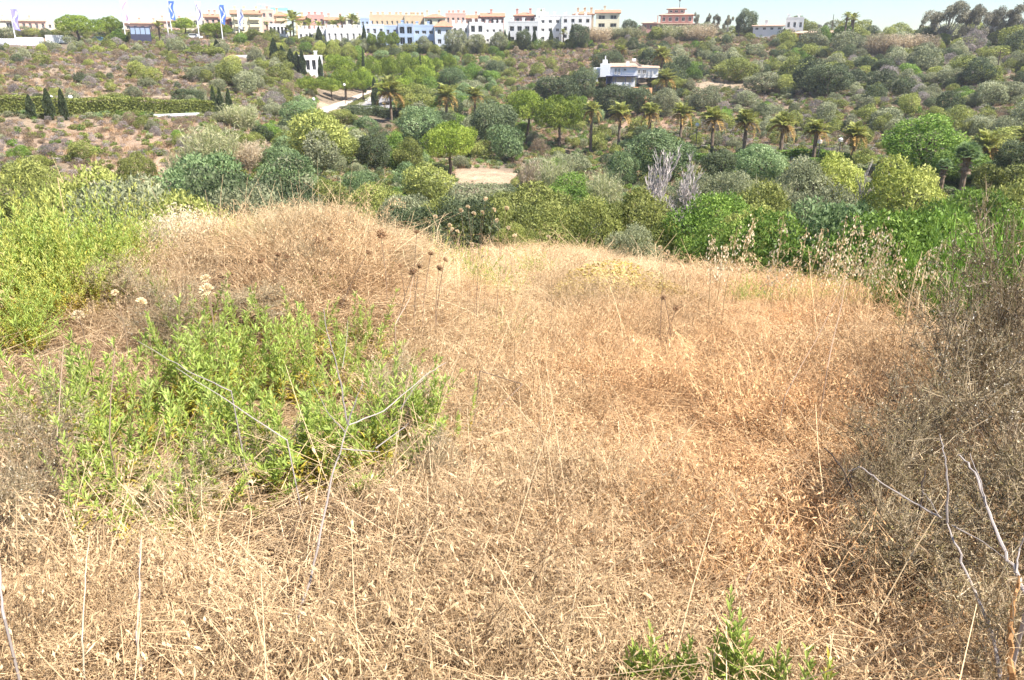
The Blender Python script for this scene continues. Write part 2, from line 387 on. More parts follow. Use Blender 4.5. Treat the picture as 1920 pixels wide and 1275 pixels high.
for v in range(2):   # cypress
    mb = MB(); N_ = 3500; z = rng.uniform(0, .985, N_); th = rng.uniform(0, 6.283, N_)
    rad = np.minimum(.36, (1-z)**.75*.62)*np.minimum(1, .55+z*4)*(rng.uniform(.6, 1, N_)+.15*np.sin(th*3+z*14))*.95
    P = np.stack([rad*np.cos(th), rad*np.sin(th), z], -1); D = unit(np.stack([np.cos(th)*.5, np.sin(th)*.5, np.full(N_, 1.2)], -1)+rng.normal(0, .25, (N_, 3)))
    D[:, :2] *= 3; D = unit(D*np.array([1, 1, 1.2])); mb.cards(P, D, perp(D), .055, .09, np.clip(rng.normal(.35, .22, N_), 0, 1))
    reg('cypress', mb.mesh('cypress_crown', vm('dark')), trunk_mesh('cypress_trunk', bark, .4, .05, 3, .02, .6, 0))
for v in range(3):   # eucalyptus
    mb = MB(); nb = 15; ends = []
    for k in range(nb):
        a = rng.uniform(0, 6.28); q = rng.uniform(.05, .40); ends.append([q*math.cos(a), q*math.sin(a), rng.uniform(.3, .93)])
    E = np.array(ends)
    for e in E:
        M_ = 520; d = rdir(M_)*rng.uniform(.2, 1, (M_, 1))**.5; s_ = rng.uniform(.09, .16)
        P = e+d*np.array([s_, s_, s_*.8]); D = unit(rdir(M_)+np.array([0, 0, -.9])); mb.cards(P, D, perp(D), .05, .014, np.clip(rng.normal(rng.uniform(.25, .65), .2, M_), 0, 1))
    cm = mb.mesh('eucalyptus_crown', vm('euc'))
    mb = MB(); s0 = np.array([0, 0, -.03]); B = []; RB = []
    for e in E:
        m1 = np.array([e[0]*.15, e[1]*.15, .22]); m2 = np.array([e[0]*.6, e[1]*.6, e[2]*.7]); B.append([s0, m1, m2, e]); RB.append([.022, .016, .009, .003])
    mb.tubes(np.array(B), np.array(RB), 5, .5); reg('euc', cm, mb.mesh('eucalyptus_trunk', greybark))
def branch_tree(levels, seed, upb=0.6, n0=5, l0=.34, r0=.016, ang=.5, kids=4, shrink=.62, horizontal=0):
    g = np.random.default_rng(seed); segs = []; rads = []; tips = []
    st = [(np.array([0, 0, -.02]), np.array([0, 0, 1.0]), l0, r0, 0)]
    while st:
        p, d, l, r_, lv = st.pop()
        K_ = 4; pts = [p]; dd = d.copy()
        for k in range(K_):
            dd = dd+g.normal(0, .10, 3); dd[2] += .05*upb; dd /= np.linalg.norm(dd); pts.append(pts[-1]+dd*l/K_)
        segs.append(pts); rads.append(np.linspace(r_, r_*.55, K_+1))
        if lv < levels:
            nk = kids if lv else n0
            for j in range(nk):
                f = g.uniform(.3, 1) if lv else g.uniform(.15, 1)
                i = min(K_-1, int(f*K_)); q = pts[i]+(pts[i+1]-pts[i])*(f*K_-i)
                a = dd+g.normal(0, ang, 3); a[2] += upb*.5; a /= np.linalg.norm(a)
                st.append((q, a, l*shrink*g.uniform(.7, 1.2), r_*.5, lv+1))
        else: tips.append(pts[-1])
    return np.array(segs), np.array(rads), np.array(tips)
for v in range(2):
    S, Q, T_ = branch_tree(4, 11+v, upb=.8, n0=9, l0=.40, r0=.014, ang=.38, kids=4, shrink=.62)
    mb = MB(); z = S[:, -1, 2].max(); xy = np.abs(S[..., :2]).max(); S = S*np.array([.5/xy, .5/xy, 1/z])
    tr_ = Q[:, 0] > .0055
    mb.tubes(S[~tr_], np.maximum(Q[~tr_], .0042), 3, .5); cm = mb.mesh('bare_twigs', veg('bare_twig', (.33, .28, .26), (.47, .41, .38), (.6, .55, .52), trans=0))
    mb = MB(); mb.tubes(S[tr_], Q[tr_], 5, .5); reg('bare', cm, mb.mesh('bare_trunk', greybark))
# palm
pf = veg('palm_leaf', (0.44, 0.38, 0.10), (0.38, 0.42, 0.12), (0.56, 0.58, 0.24), trans=.4)
pfd = veg('palm_leaf_old', (0.50, 0.33, 0.12), (0.48, 0.34, 0.12), (0.55, 0.42, 0.18), trans=.3)
def frond(name, mat, droop=1.0, nl=44, ll=.32):
    mb = MB(); t = np.linspace(0, 1, 10); x = t; z = .35*t-.75*droop*t**2.2
    C = np.stack([x, 0*x, z], -1); mb.tubes(C[None], np.linspace(.022, .006, 10)[None], 4, .2)
    tt = np.linspace(.15, 1, nl)
    for s in (-1, 1):
        P = np.stack([tt, 0*tt, .35*tt-.75*droop*tt**2.2], -1)
        D = unit(np.stack([np.full(nl, .75)+tt*.3, s*np.full(nl, .9), np.full(nl, .25)-rng.uniform(0, .5, nl)], -1))
        U = unit(np.cross(D, np.array([0, 0, 1.0]))+rng.normal(0, .3, (nl, 3)))
        mb.cards(P, D, U, 1.1*ll*np.sin(np.clip(tt*1.05, 0, 1)*math.pi*.9+.15)*rng.uniform(.8, 1.1, nl), .062, np.clip(rng.normal(.5, .25, nl), 0, 1))
    return mb.mesh(name, mat)
FR = [frond('palm_frond', pf, .55), frond('palm_frond', pf, .8), frond('palm_frond_old', pfd, 1.5)]
def palm_trunk_mesh():
    mb = MB(); K_ = 14; z = np.linspace(-.02, 1, K_); r_ = .5*(1+.12*(np.arange(K_) % 2)); r_[0] = .75; r_[-1] = .8; r_[-2] = .72
    mb.tubes(np.stack([0*z, 0*z, z], -1)[None], r_[None], 8, .5); return mb.mesh('palm_trunk', solid('palm_bark', (.24, .18, .13), .95, .1, .4, 6))
PT = palm_trunk_mesh()
# reed clump
def reed_mesh(name, mat, n_=420, plume=True):
    mb = MB(); a = rng.uniform(0, 6.28, n_); q = np.sqrt(rng.uniform(0, 1, n_))*.36; h = rng.uniform(.45, 1, n_)
    P0 = np.stack([q*np.cos(a), q*np.sin(a), 0*q], -1); out = np.stack([np.cos(a)*q, np.sin(a)*q, 0*q], -1)*.5+rng.normal(0, .06, (n_, 3))*[1, 1, 0]
    t = np.linspace(0, 1, 4)[None, :, None]
    P = P0[:, None]+np.array([0, 0, 1.0])*t*h[:, None, None]+out[:, None]*t**1.6
    mb.ribbons(P, np.linspace(.016, .006, 4)[None], perp(np.tile([0, 0, 1.0], (n_, 1))), np.clip(rng.normal(.5, .25, n_), 0, 1))
    M_ = n_*9; i = rng.integers(0, n_, M_); f = rng.uniform(.2, 1, M_)
    Q = P0[i]+np.array([0, 0, 1.0])*(f*h[i])[:, None]+out[i]*(f**1.6)[:, None]
    D = unit(rdir(M_)*[1, 1, .3]+np.array([0, 0, .5])); mb.cards(Q, D, perp(D), .12, .016, np.clip(rng.normal(.55, .25, M_), 0, 1))
    return mb.mesh(name, mat)
reedm = veg('reed_leaf', (.20, .24, .09), (.36, .37, .18), (.56, .50, .33), trans=.3)
reedd = veg('reed_dry', (.30, .24, .15), (.48, .38, .25), (.62, .52, .38), trans=.3)
REED = [reed_mesh('reeds', reedm), reed_mesh('reeds', reedm), reed_mesh('reeds', reedd), reed_mesh('reeds', reedd)]

def base(px, ytop, ybase, wpx, r=None):
    if r is None: x, y, r = hit(px, ybase, 30)
    else: x, y = at(px, r)
    z = tz1(x, y)-.15; ztop = float(zat(px, ytop, r)); h = max(ztop-z, .6)
    d = proj(x, y, z)[2]; return x, y, z, h, wpx*d/FPX, r
def tree(key, px, yt, yb, wpx, label, r=None, cat='tree', name=None, group=None, v=None):
    x, y, z, h, wd, r = base(px, yt, yb, wpx, r)
    if key.startswith('round'): wd = max(wd*1.08, h*.92)
    if key == 'pine': wd *= 1.22
    if key == 'bare': wd *= 1.3
    if key == 'cypress': wd *= 1.45
    L = TREE[key]; cm, tm = L[(random.randrange(len(L)) if v is None else v) % len(L)]
    nm = name or {'pine': 'umbrella_pine', 'cypress': 'cypress_tree', 'euc': 'eucalyptus_tree', 'bare': 'bare_tree'}.get(key, 'tree')
    e = ob(nm, None, loc=(x, y, z), rot=(0, 0, random.uniform(0, 6.28)), scl=(wd, wd, h)); e.empty_display_size = .2
    tag(e, label, cat, group)
    ob('crown' if key != 'bare' else 'twigs', cm, e); ob('trunk', tm, e)
    return e
def shrub(kind, px, yt, yb, wpx, label, r=None, fine=False, cat='shrub', group=None, name='shrub'):
    x, y, z, h, wd, r = base(px, yt, yb, wpx, r); wd = max(wd*1.1, h*1.0); fine = fine or (r < 62 and (kind, 0) in FINE)
    me = FINE[kind, random.randrange(2)] if fine else SHR[kind, random.randrange(3)]
    o = ob(name, me, loc=(x, y, z-.06*h), rot=(0, 0, random.uniform(0, 6.28)), scl=(wd*1.1, wd*1.1, h*1.14))
    return tag(o, label, cat, group)
def palm(px, yt, yb, wpx, label, r=None, nf=26, group=None, old=True):
    x, y, z, h, wd, r = base(px, yt, yb, wpx, r); fl = wd*.66; th = max(h-fl*.80, .3)
    e = ob('palm_tree', None, loc=(x, y, z), rot=(random.gauss(0, .035), random.gauss(0, .045), random.uniform(0, 6.28))); tag(e, label, 'palm tree', group); h *= random.uniform(.93, 1.06)
    ob('trunk', PT, e, scl=(.45, .45, th))
    for k in range(nf):
        t = k/nf; pit = R(-72+t*92+random.uniform(-8, 8)); az = k*2.399+random.uniform(-.2, .2)
        me = FR[2] if (old and t > .74) else FR[random.randrange(2)]
        ob('frond', me, e, loc=(0, 0, th), rot=(0, pit, az), scl=fl*random.uniform(.85, 1.05))
    return e
def reeds(px, yt, yb, wpx, label, r=None, dry=False, group=None):
    x, y, z, h, wd, r = base(px, yt, yb, wpx, r)
    return tag(ob('reed_clump', REED[random.randrange(2)+(2 if dry else 0)], loc=(x, y, z), rot=(0, 0, random.uniform(0, 6.28)), scl=(wd*1.1, wd*1.1, h)), label, 'reeds', group)

# ------------------------------------------------------------------ masses nobody could count: instances on points
def scatter(name, meshes, P, rot, scl, idx, icol=None, label=None):
    src = bpy.data.collections.new(name+'_sources')
    for i, m in enumerate(meshes):
        src.objects.link(bpy.data.objects.new('%s_source_%02d' % (name, i), m))
    me = bpy.data.meshes.new(name); N_ = len(P)
    me.vertices.add(N_); me.vertices.foreach_set('co', np.asarray(P, np.float32).ravel())
    a = me.attributes.new('rot', 'FLOAT_VECTOR', 'POINT'); a.data.foreach_set('vector', np.asarray(rot, np.float32).ravel())
    a = me.attributes.new('scl', 'FLOAT_VECTOR', 'POINT'); a.data.foreach_set('vector', np.asarray(scl, np.float32).ravel())
    a = me.attributes.new('idx', 'INT', 'POINT'); a.data.foreach_set('value', np.asarray(idx, np.int32))
    c = np.ones((N_, 4), np.float32)
    if icol is not None: c[:, :3] = icol
    a = me.attributes.new('icol', 'FLOAT_COLOR', 'POINT'); a.data.foreach_set('color', c.ravel())
    g = bpy.data.node_groups.new(name, 'GeometryNodeTree')
    g.interface.new_socket('Geometry', in_out='INPUT', socket_type='NodeSocketGeometry'); g.interface.new_socket('Geometry', in_out='OUTPUT', socket_type='NodeSocketGeometry')
    n_ = g.nodes; l_ = g.links
    gi = n_.new('NodeGroupInput'); go = n_.new('NodeGroupOutput'); ip = n_.new('GeometryNodeInstanceOnPoints'); ci = n_.new('GeometryNodeCollectionInfo')
    ci.inputs['Collection'].default_value = src; ci.inputs['Separate Children'].default_value = True; ci.inputs['Reset Children'].default_value = True
    def na(nm, t):
        q = n_.new('GeometryNodeInputNamedAttribute'); q.data_type = t; q.inputs[0].default_value = nm; return q.outputs[0]
    l_.new(gi.outputs[0], ip.inputs['Points']); l_.new(ci.outputs[0], ip.inputs['Instance']); ip.inputs['Pick Instance'].default_value = True
    l_.new(na('idx', 'INT'), ip.inputs['Instance Index']); l_.new(na('rot', 'FLOAT_VECTOR'), ip.inputs['Rotation']); l_.new(na('scl', 'FLOAT_VECTOR'), ip.inputs['Scale'])
    l_.new(ip.outputs[0], go.inputs[0])
    o = ob(name, me, kind='stuff'); md = o.modifiers.new('scatter', 'NODES'); md.node_group = g
    if label: o['label'] = label
    return o

# ------------------------------------------------------------------ entrance road
asph = solid('asphalt', (.30, .29, .30), .9, .2, .15, .6); pave = solid('pavement', (.55, .43, .33), .9, .2, .15, 1.0); kerbm = solid('kerb', (.6, .57, .52), .8)
def strip(name, Lp, Rp, lift, mat, thick=0.0, kind='structure', n=14):
    """a sheet between two edges given as pixels of the photograph, laid on the ground"""
    def res(Pl):
        W = np.array([hit(px, py, 100)[:2] for px, py in Pl]); s = np.linspace(0, len(W)-1, n)
        return np.stack([np.interp(s, np.arange(len(W)), W[:, k]) for k in (0, 1)], -1)
    A_, B_ = res(Lp), res(Rp); m_ = 5
    G = np.stack([A_+(B_-A_)*t for t in np.linspace(0, 1, m_)], 1); Z = tz(G[..., 0], G[..., 1])
    Z = Z.mean(1, keepdims=True)*.5+Z*.5+lift
    V = np.concatenate([G, Z[..., None]], -1); mb = MB()
    mb.quads(np.stack([V[:-1, :-1], V[:-1, 1:], V[1:, 1:], V[1:, :-1]], 2).reshape(-1, 4, 3))
    if thick:
        for E in (V[:, 0], V[:, -1], V[0], V[-1]):
            lo = E-[0, 0, thick]; mb.quads(np.stack([E[:-1], E[1:], lo[1:], lo[:-1]], 1))
    return ob(name, mb.mesh(name, mat), kind=kind)
strip('road', [(618, 213), (652, 199), (676, 186), (697, 176), (740, 166)], [(640, 218), (700, 212), (745, 206), (790, 196), (830, 185)], .18, asph)
strip('pavement', [(586, 214), (628, 195), (660, 183), (690, 172)], [(600, 216), (645, 199), (674, 184), (696, 174.5)], .30, pave, .3)
strip('kerb', [(600, 216.2), (645, 199.2), (674, 184.2), (696, 174.7)], [(602, 216.6), (648, 199.4), (676, 184.6), (698, 175)], .31, kerbm, .3)
strip('kerb', [(656, 203), (672, 195), (690, 186), (702, 181)], [(662, 206), (680, 198.5), (698, 190), (708, 184)], .34, kerbm, .35)
# ------------------------------------------------------------------ hedges
def hedge(Pl, h, wd, label, kind='olive', cards_=9000, r=None, size=.16, name='hedge'):
    W = np.array([(hit(px, py, 60)[:2] if r is None else at(px, r[i])) for i, (px, py) in enumerate(Pl)])
    s = np.linspace(0, len(W)-1, 80); C = np.stack([np.interp(s, np.arange(len(W)), W[:, k]) for k in (0, 1)], -1)
    Z = tz(C[:, 0], C[:, 1]); mb = MB(); T_ = unit(np.gradient(C, axis=0)); Nn = np.stack([-T_[:, 1], T_[:, 0]], -1)
    i = rng.uniform(0, 79, cards_); a = rng.uniform(0, 1, cards_); f = i.astype(int); fr = (i-f)[:, None]
    c = C[f]*(1-fr)+C[np.minimum(f+1, 79)]*fr; z = Z[f]*(1-fr[:, 0])+Z[np.minimum(f+1, 79)]*fr[:, 0]
    u = rng.uniform(-1, 1, cards_); top = rng.uniform(0, 1, cards_) < .4
    off = np.where(top, u, np.sign(u)*rng.uniform(.85, 1.08, cards_))*wd/2; hh = np.where(top, rng.uniform(.93, 1.05, cards_), rng.uniform(0, 1, cards_))*h*(1+.25*fbm(c[:, 0]/3, c[:, 1]/3, 5))
    P = np.concatenate([c+Nn[f]*off[:, None], (z+hh)[:, None]], -1); D = rdir(cards_); D[:, 2] = abs(D[:, 2]); mb.cards(P, unit(D), perp(D), size*1.6, size, np.clip(rng.normal(.45, .2, cards_)+.4*fbm(c[:, 0]/2, c[:, 1]/2, 8), 0, 1))
    # dark upright sheet along the middle of the hedge
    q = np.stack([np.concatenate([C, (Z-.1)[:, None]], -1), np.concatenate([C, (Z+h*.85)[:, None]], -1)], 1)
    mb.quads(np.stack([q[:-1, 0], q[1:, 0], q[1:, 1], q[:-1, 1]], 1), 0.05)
    return tag(ob(name, mb.mesh(name, vm(kind))), label, 'hedge')
hedge([(-60, 228), (60, 226), (180, 226), (290, 226), (400, 228)], 2.1, 1.6, 'long clipped green hedge running along the left hillside behind the cypresses', 'olive', 14000, r=[124, 124, 124, 125, 127])
hedge([(658, 204), (674, 196), (692, 187)], .8, 1.6, 'low clipped hedge in the median of the entrance road', 'olive', 3000, size=.1)
hedge([(640, 220), (700, 218), (770, 224)], 1.8, 1.4, 'green hedge along the near edge of the entrance road', 'dark', 5000)
hedge([(1290, 284), (1380, 288), (1470, 296), (1560, 306), (1640, 316)], 1.2, 1.2, 'bright clipped hedge running at the feet of the palm row', 'bright', 7000, r=[112, 110, 108, 105, 102])
hedge([(690, 98), (760, 96), (830, 100)], 1.6, 1.5, 'dark hedge along the foot of the blue apartments', 'dark', 4000, r=[266, 266, 262])
# retaining wall with pale balusters under the left hedge
wl = ob('garden_wall', None); tag(wl, 'low grey stone retaining wall with white balusters under the hedge', 'wall')
mb = MB(); q0 = at(285, 121); q1 = at(372, 122.5); zz = min(tz1(*q0), tz1(*q1))-.2
for k in range(8):
    f0, f1 = k/8, (k+1)/8; x0_, x1_ = q0[0]+(q1[0]-q0[0])*f0, q0[0]+(q1[0]-q0[0])*f1; y0_ = q0[1]+(q1[1]-q0[1])*f0
    mb.box(x0_, x1_, y0_, y0_+.4, zz-1.5, zz+.75)
ob('wall', mb.mesh('wall', solid('rubble', (.33, .27, .25), .95, .1, .4, 2)), wl)
bal = MB(); bal.box(-.11, .11, -.11, .11, 0, .32); balm = bal.mesh('baluster', solid('white_paint', (.8, .8, .78), .7))
for k in range(22):
    f0 = (k+.5)/22; ob('baluster', balm, wl, loc=(q0[0]+(q1[0]-q0[0])*f0, q0[1]+(q1[1]-q0[1])*f0+.1, zz+.75))

# ------------------------------------------------------------------ buildings
paint = {}
def wallmat(name, c): return solid('wall_'+name, c, .85, .2, .07, .35)
glass = solid('dark_glass', (.03, .035, .045), .15, .6)
white = wallmat('white', (.80, .78, .76)); cream = wallmat('cream', (.76, .68, .48)); palecream = wallmat('pale_cream', (.72, .66, .50)); pink = wallmat('pink', (.70, .46, .37)); rose = wallmat('rose', (.64, .35, .30))
tan = wallmat('tan', (.66, .50, .33)); blue = wallmat('blue', (.42, .51, .66)); paleblue = wallmat('pale_blue', (.60, .65, .74)); terra = solid('roof_tile', (.52, .27, .17), .85, .2, .3, 1.5); terrap = solid('roof_tile_pale', (.62, .42, .31), .85, .2, .3, 1.5)
orange = wallmat('orange', (.62, .30, .15)); yellow = wallmat('yellow', (.78, .50, .12)); greyw = wallmat('grey', (.40, .38, .40)); red = wallmat('red', (.60, .22, .17))
frame_m = solid('window_frame', (.75, .73, .70), .6); shut = solid('navy_paint', (.045, .055, .12), .5); curtain = solid('curtain', (.5, .5, .52), .8)
WIN = {}
def win_mesh(wd, h, arch):
    k = (round(wd, 2), round(h, 2), arch)
    if k in WIN: return WIN[k]
    f = MB(); t = .10
    f.box(-wd/2, -wd/2+t, -.06, .10, 0, h); f.box(wd/2-t, wd/2, -.06, .10, 0, h); f.box(-wd/2+t, wd/2-t, -.06, .10, h-t, h); f.box(-wd/2+t, wd/2-t, -.09, .10, 0, t); f.box(-t/3, t/3, -.04, .08, t, h-t)
    if arch:
        for s in (-1, 1):
            for j in range(3):
                a0 = j*.33; f.box(min(s*wd/2, s*(wd/2-t-(wd*.16)*(1-a0)**2)), max(s*wd/2, s*(wd/2-t-(wd*.16)*(1-a0)**2)), -.05, .09, h-t-wd*.25*(a0+.33) if j else h-t-.08*wd, h-t-.02-wd*.2*a0)
    p = MB(); p.box(-wd/2+t, wd/2-t, .11, .16, t, h-t)
    WIN[k] = (f.mesh('window', frame_m), p.mesh('pane', glass)); return WIN[k]
def building(name, label, px0, px1, yt, yb, r, wm, roof='flat', rows=2, cols=4, depth=9, rm=None, arch=False, chim=2, yaw=0, wfrac=.45, hfrac=.5, cat='building', balc=False, roofh=None, rec=.45, parapet=True, skip=(), awn=None):
    """block facing the valley: front wall with recessed window openings, roof, chimneys"""
    pm = (px0+px1)/2; x, y = at(pm, r); zb = float(zat(pm, yb, r)); zt = float(zat(pm, yt, r)); W_ = (px1-px0)*proj(x, y, zt)[2]/FPX; H = zt-zb
    rh = (roofh if roofh is not None else (H*.18 if roof != 'flat' else 0)); Hw = H-rh
    az = math.atan2(x, y)
    e = ob(name, None, loc=(x, y, zb), rot=(0, 0, -az+R(yaw))); tag(e, label, cat)
    ww = W_/cols*wfrac; fh = Hw/rows; wh = fh*hfrac; mb = MB(); xs = [-W_/2]; zs = [-4.0]
    for c in range(cols): cx_ = -W_/2+W_*(c+.5)/cols; xs += [cx_-ww/2, cx_+ww/2]
    for k in range(rows): z0 = fh*k+fh*.2; zs += [z0, z0+wh]
    xs.append(W_/2); zs.append(Hw)
    for i in range(len(xs)-1):
        for j in range(len(zs)-1):
            hole = i % 2 == 1 and j % 2 == 1 and ((i//2, j//2) not in skip)
            X0, X1, Z0, Z1 = xs[i], xs[i+1], zs[j], zs[j+1]
            if hole:
                mb.quads([[[X0,0,Z0],[X0,rec,Z0],[X0,rec,Z1],[X0,0,Z1]],[[X1,rec,Z0],[X1,0,Z0],[X1,0,Z1],[X1,rec,Z1]],[[X0,0,Z0],[X1,0,Z0],[X1,rec,Z0],[X0,rec,Z0]],[[X0,rec,Z1],[X1,rec,Z1],[X1,0,Z1],[X0,0,Z1]],[[X0,rec,Z0],[X1,rec,Z0],[X1,rec,Z1],[X0,rec,Z1]]])
                f, p = win_mesh(X1-X0-.02, Z1-Z0-.02, arch)
                wo_ = ob('window', f, e, loc=((X0+X1)/2, rec-.17 if balc is False else rec-.17, Z0+.01)); ob('pane', p, wo_)
                if balc:
                    bb = MB(); bb.box(X0-.15, X1+.15, -.9, 0, -.12, 0); bb.box(X0-.15, X1+.15, -.9, -.8, 0, .8); bb.box(X0-.15, X0-.07, -.8, 0, 0, .8); bb.box(X1+.07, X1+.15, -.8, 0, 0, .8)
                    bo = ob('balcony', bb.mesh('balcony', wm), e, loc=(0, -.003, Z0-.0))
            else: mb.quads([[[X0,0,Z0],[X1,0,Z0],[X1,0,Z1],[X0,0,Z1]]])
    a, b = -W_/2, W_/2
    mb.quads([[[b,0,-4],[b,depth,-4],[b,depth,Hw],[b,0,Hw]],[[a,depth,-4],[a,0,-4],[a,0,Hw],[a,depth,Hw]],[[b,depth,-4],[a,depth,-4],[a,depth,Hw],[b,depth,Hw]],[[a,0,Hw],[b,0,Hw],[b,depth,Hw],[a,depth,Hw]]])
    if roof == 'flat' and parapet:
        t = .25; hp = .45
        for (A0, A1, B0, B1) in ((a-.03, b+.03, -.03, t), (a-.03, b+.03, depth-t, depth+.03), (a-.03, a+t, t, depth-t), (b-t, b+.03, t, depth-t)): mb.box(A0, A1, B0, B1, Hw+.004, Hw+hp)
    ob('wall', mb.mesh('wall', wm), e)
    if roof != 'flat':
        o_ = .5; q = MB(); z0 = Hw+.004; d0, d1 = -o_, depth+o_; a0, b0 = a-o_, b+o_; ym = depth/2
        ins = min(W_, depth)/2*.95 if roof == 'hip' else 0
        P1, P2 = [a0+ins, ym, z0+rh], [b0-ins, ym, z0+rh]
        q.quads([[[a0,d0,z0],[b0,d0,z0],P2,P1],[[b0,d1,z0],[a0,d1,z0],P1,P2],[[a0,d0,z0],[a0,d1,z0],[b0,d1,z0],[b0,d0,z0]],[[a0,d0,z0-.18],[b0,d0,z0-.18],[b0,d0,z0],[a0,d0,z0]]])
        q.tris([[[b0,d0,z0],[b0,d1,z0],P2],[[a0,d1,z0],[a0,d0,z0],P1]])
        ob('roof', q.mesh('roof', rm or terra), e)
        if roof == 'gable':
            
            for t3 in ([[a,0,Hw],[a,ym,Hw+rh*.93],[a,depth,Hw]], [[b,depth,Hw],[b,ym,Hw+rh*.93],[b,0,Hw]]):
                g_ = MB(); g_.tris([t3]); ob('gable', g_.mesh('gable', wm), e)
    for k in range(chim):
        cxx = a+W_*(k+.5+random.uniform(-.25, .25))/chim; c = MB(); s = .38; cy_ = depth*random.uniform(.25, .6); hc = Hw+max(rh*.75, 0)
        c.box(cxx-s, cxx+s, cy_-s, cy_+s, hc-.3, hc+1.3); c.box(cxx-s-.12, cxx+s+.12, cy_-s-.12, cy_+s+.12, hc+1.3, hc+1.5)
        ob('chimney', c.mesh('chimney', wm), e)
    return e, W_, Hw, depth
B = building
B('house_row', 'long terracotta roofed cream row house at the far left of the skyline', -60, 24, 34, 56, 385, palecream, 'gable', 1, 4, rm=terrap, chim=2, hfrac=.55)
B('house_row', 'terracotta roofed pink row house behind the leftmost flag', 32, 84, 35, 57, 380, pink, 'gable', 1, 5, rm=terrap, chim=1, hfrac=.55)
B('house', 'small pale house between the far left rows and the spreading pine', 92, 132, 42, 56, 400, palecream, 'flat', 1, 4, chim=1)
B('house_row', 'low pink row house behind the glass kiosk', 236, 300, 40, 58, 340, pink, 'gable', 1, 5, rm=terrap, chim=3)
B('house_row', 'orange pink row house behind the blue flag', 300, 348, 36, 56, 335, pink, 'gable', 1, 4, rm=terrap, chim=2)
B('house', 'pale cream house behind the white printed flag', 350, 386, 32, 52, 335, palecream, 'flat', 1, 3, chim=2)
B('apartment_building', 'pink apartment block left of the cream apartments', 386, 416, 25, 62, 320, pink, 'gable', 2, 3, chim=2)
B('apartment_building', 'dark red house tucked against the cream apartment block', 416, 440, 30, 62, 312, red, 'gable', 2, 2, chim=0)
B('apartment_building', 'tall cream apartment block with stacked balconies and tiled roof', 438, 492, 17, 66, 300, cream, 'gable', 3, 2, chim=3, balc=True, wfrac=.6, hfrac=.55, depth=12)
B('apartment_building', 'pink apartment block joined to the cream balconied block', 492.5, 516, 20, 66, 301, pink, 'flat', 3, 2, chim=1)
B('apartment_building', 'salmon apartment block under the rooftop sign', 516.5, 540, 21, 66, 302, tan, 'hip', 3, 1, chim=1, balc=True, wfrac=.6)
B('pergola_house', 'low white pergola building below the salmon block', 506, 540, 47, 68, 290, white, 'flat', 1, 5, chim=0, wfrac=.6, hfrac=.65, rec=2)
B('house', 'tan roofed house right of the big feather palm', 556, 578, 29, 66, 310, tan, 'gable', 2, 2, chim=1)
B('house', 'mauve pink house behind the group of garden palms', 578.5, 610, 30, 66, 308, rose, 'flat', 2, 3, chim=3)
B('house', 'pink house with chimneys left of the tall fan palms', 612, 650, 31, 66, 306, pink, 'gable', 2, 3, chim=2)
B('house', 'cream house behind the tall fan palms', 650.5, 676, 32, 66, 304, palecream, 'flat', 2, 2, chim=2)
B('house', 'dark blue flat house at the end of the cream terrace', 678, 694, 36, 66, 300, blue, 'flat', 2, 2, chim=0)
B('villa_row', 'low white terrace with round topped chimneys, left half', 560, 612, 57, 80, 285, white, 'flat', 1, 5, chim=7)
B('villa_row', 'low white terrace with round topped chimneys, right half', 613, 680, 55, 80, 284, white, 'flat', 1, 6, chim=9, wfrac=.35)
B('terrace_house', 'long orange cream terrace with many chimneys on the skyline', 695, 760, 30, 70, 300, tan, 'flat', 2, 7, chim=6, wfrac=.35, hfrac=.35)
B('terrace_house', 'long tan terrace joined to the tower with arched loggias', 760.5, 797, 31, 70, 299, tan, 'flat', 2, 4, chim=5, wfrac=.35, hfrac=.35)
B('tower_house', 'cream tower house with hipped roof and two arched loggias', 797.5, 836, 25, 66, 296, cream, 'hip', 2, 2, chim=2, arch=True, wfrac=.5, hfrac=.6, rec=1)
B('apartment_building', 'rose pink terrace right of the cream tower house', 836.5, 874, 27, 66, 298, pink, 'flat', 2, 4, chim=4)
B('apartment_building', 'salmon roofed house left of the columned pink house', 874.5, 902, 27, 66, 299, pink, 'gable', 2, 3, chim=1)
B('apartment_building', 'pink house with a columned loggia under a tiled roof', 902.5, 945, 23, 66, 297, rose, 'gable', 2, 5, chim=1, wfrac=.6, hfrac=.6, rec=1)
B('apartment_building', 'pale white blue apartment wing left of the blue arched block', 686, 722, 48, 86, 272, paleblue, 'flat', 2, 3, chim=1)
B('apartment_building', 'blue apartment wing recessed beside the arched block', 722.5, 748, 50, 86, 273, blue, 'flat', 2, 2, chim=0, yaw=4)
B('apartment_building', 'blue apartment block with four arched white trimmed loggias', 748.5, 776, 47, 87, 268, blue, 'flat', 2, 2, chim=1, arch=True, wfrac=.68, hfrac=.66, rec=1.2)
B('apartment_building', 'blue apartment wing with a long balcony strip', 776.5, 816, 49, 86, 271, blue, 'flat', 2, 3, chim=2, wfrac=.6, hfrac=.35)
B('tower_house', 'pale blue tower with a pyramid tiled roof', 816.5, 848, 38, 86, 268, paleblue, 'hip', 2, 2, chim=0, arch=True, rm=terra, depth=8, roofh=1.8)
B('apartment_building', 'white apartment wing behind the grey green garden trees', 848.5, 880, 47, 84, 271, white, 'flat', 2, 3, chim=3)
B('apartment_building', 'white apartment block with paired arched loggias', 880.5, 908, 44, 84, 268, white, 'flat', 2, 2, chim=2, arch=True, wfrac=.55, hfrac=.6, rec=1)
B('apartment_building', 'white apartment wing with a strip of three small windows', 908.5, 944, 46, 82, 270, white, 'flat', 2, 3, chim=3, hfrac=.3, wfrac=.4)
B('apartment_building', 'low white apartment wing with dark garage openings', 952, 1010, 42, 82, 267, white, 'flat', 2, 4, chim=3, wfrac=.6, hfrac=.45, rec=1, yaw=-6)
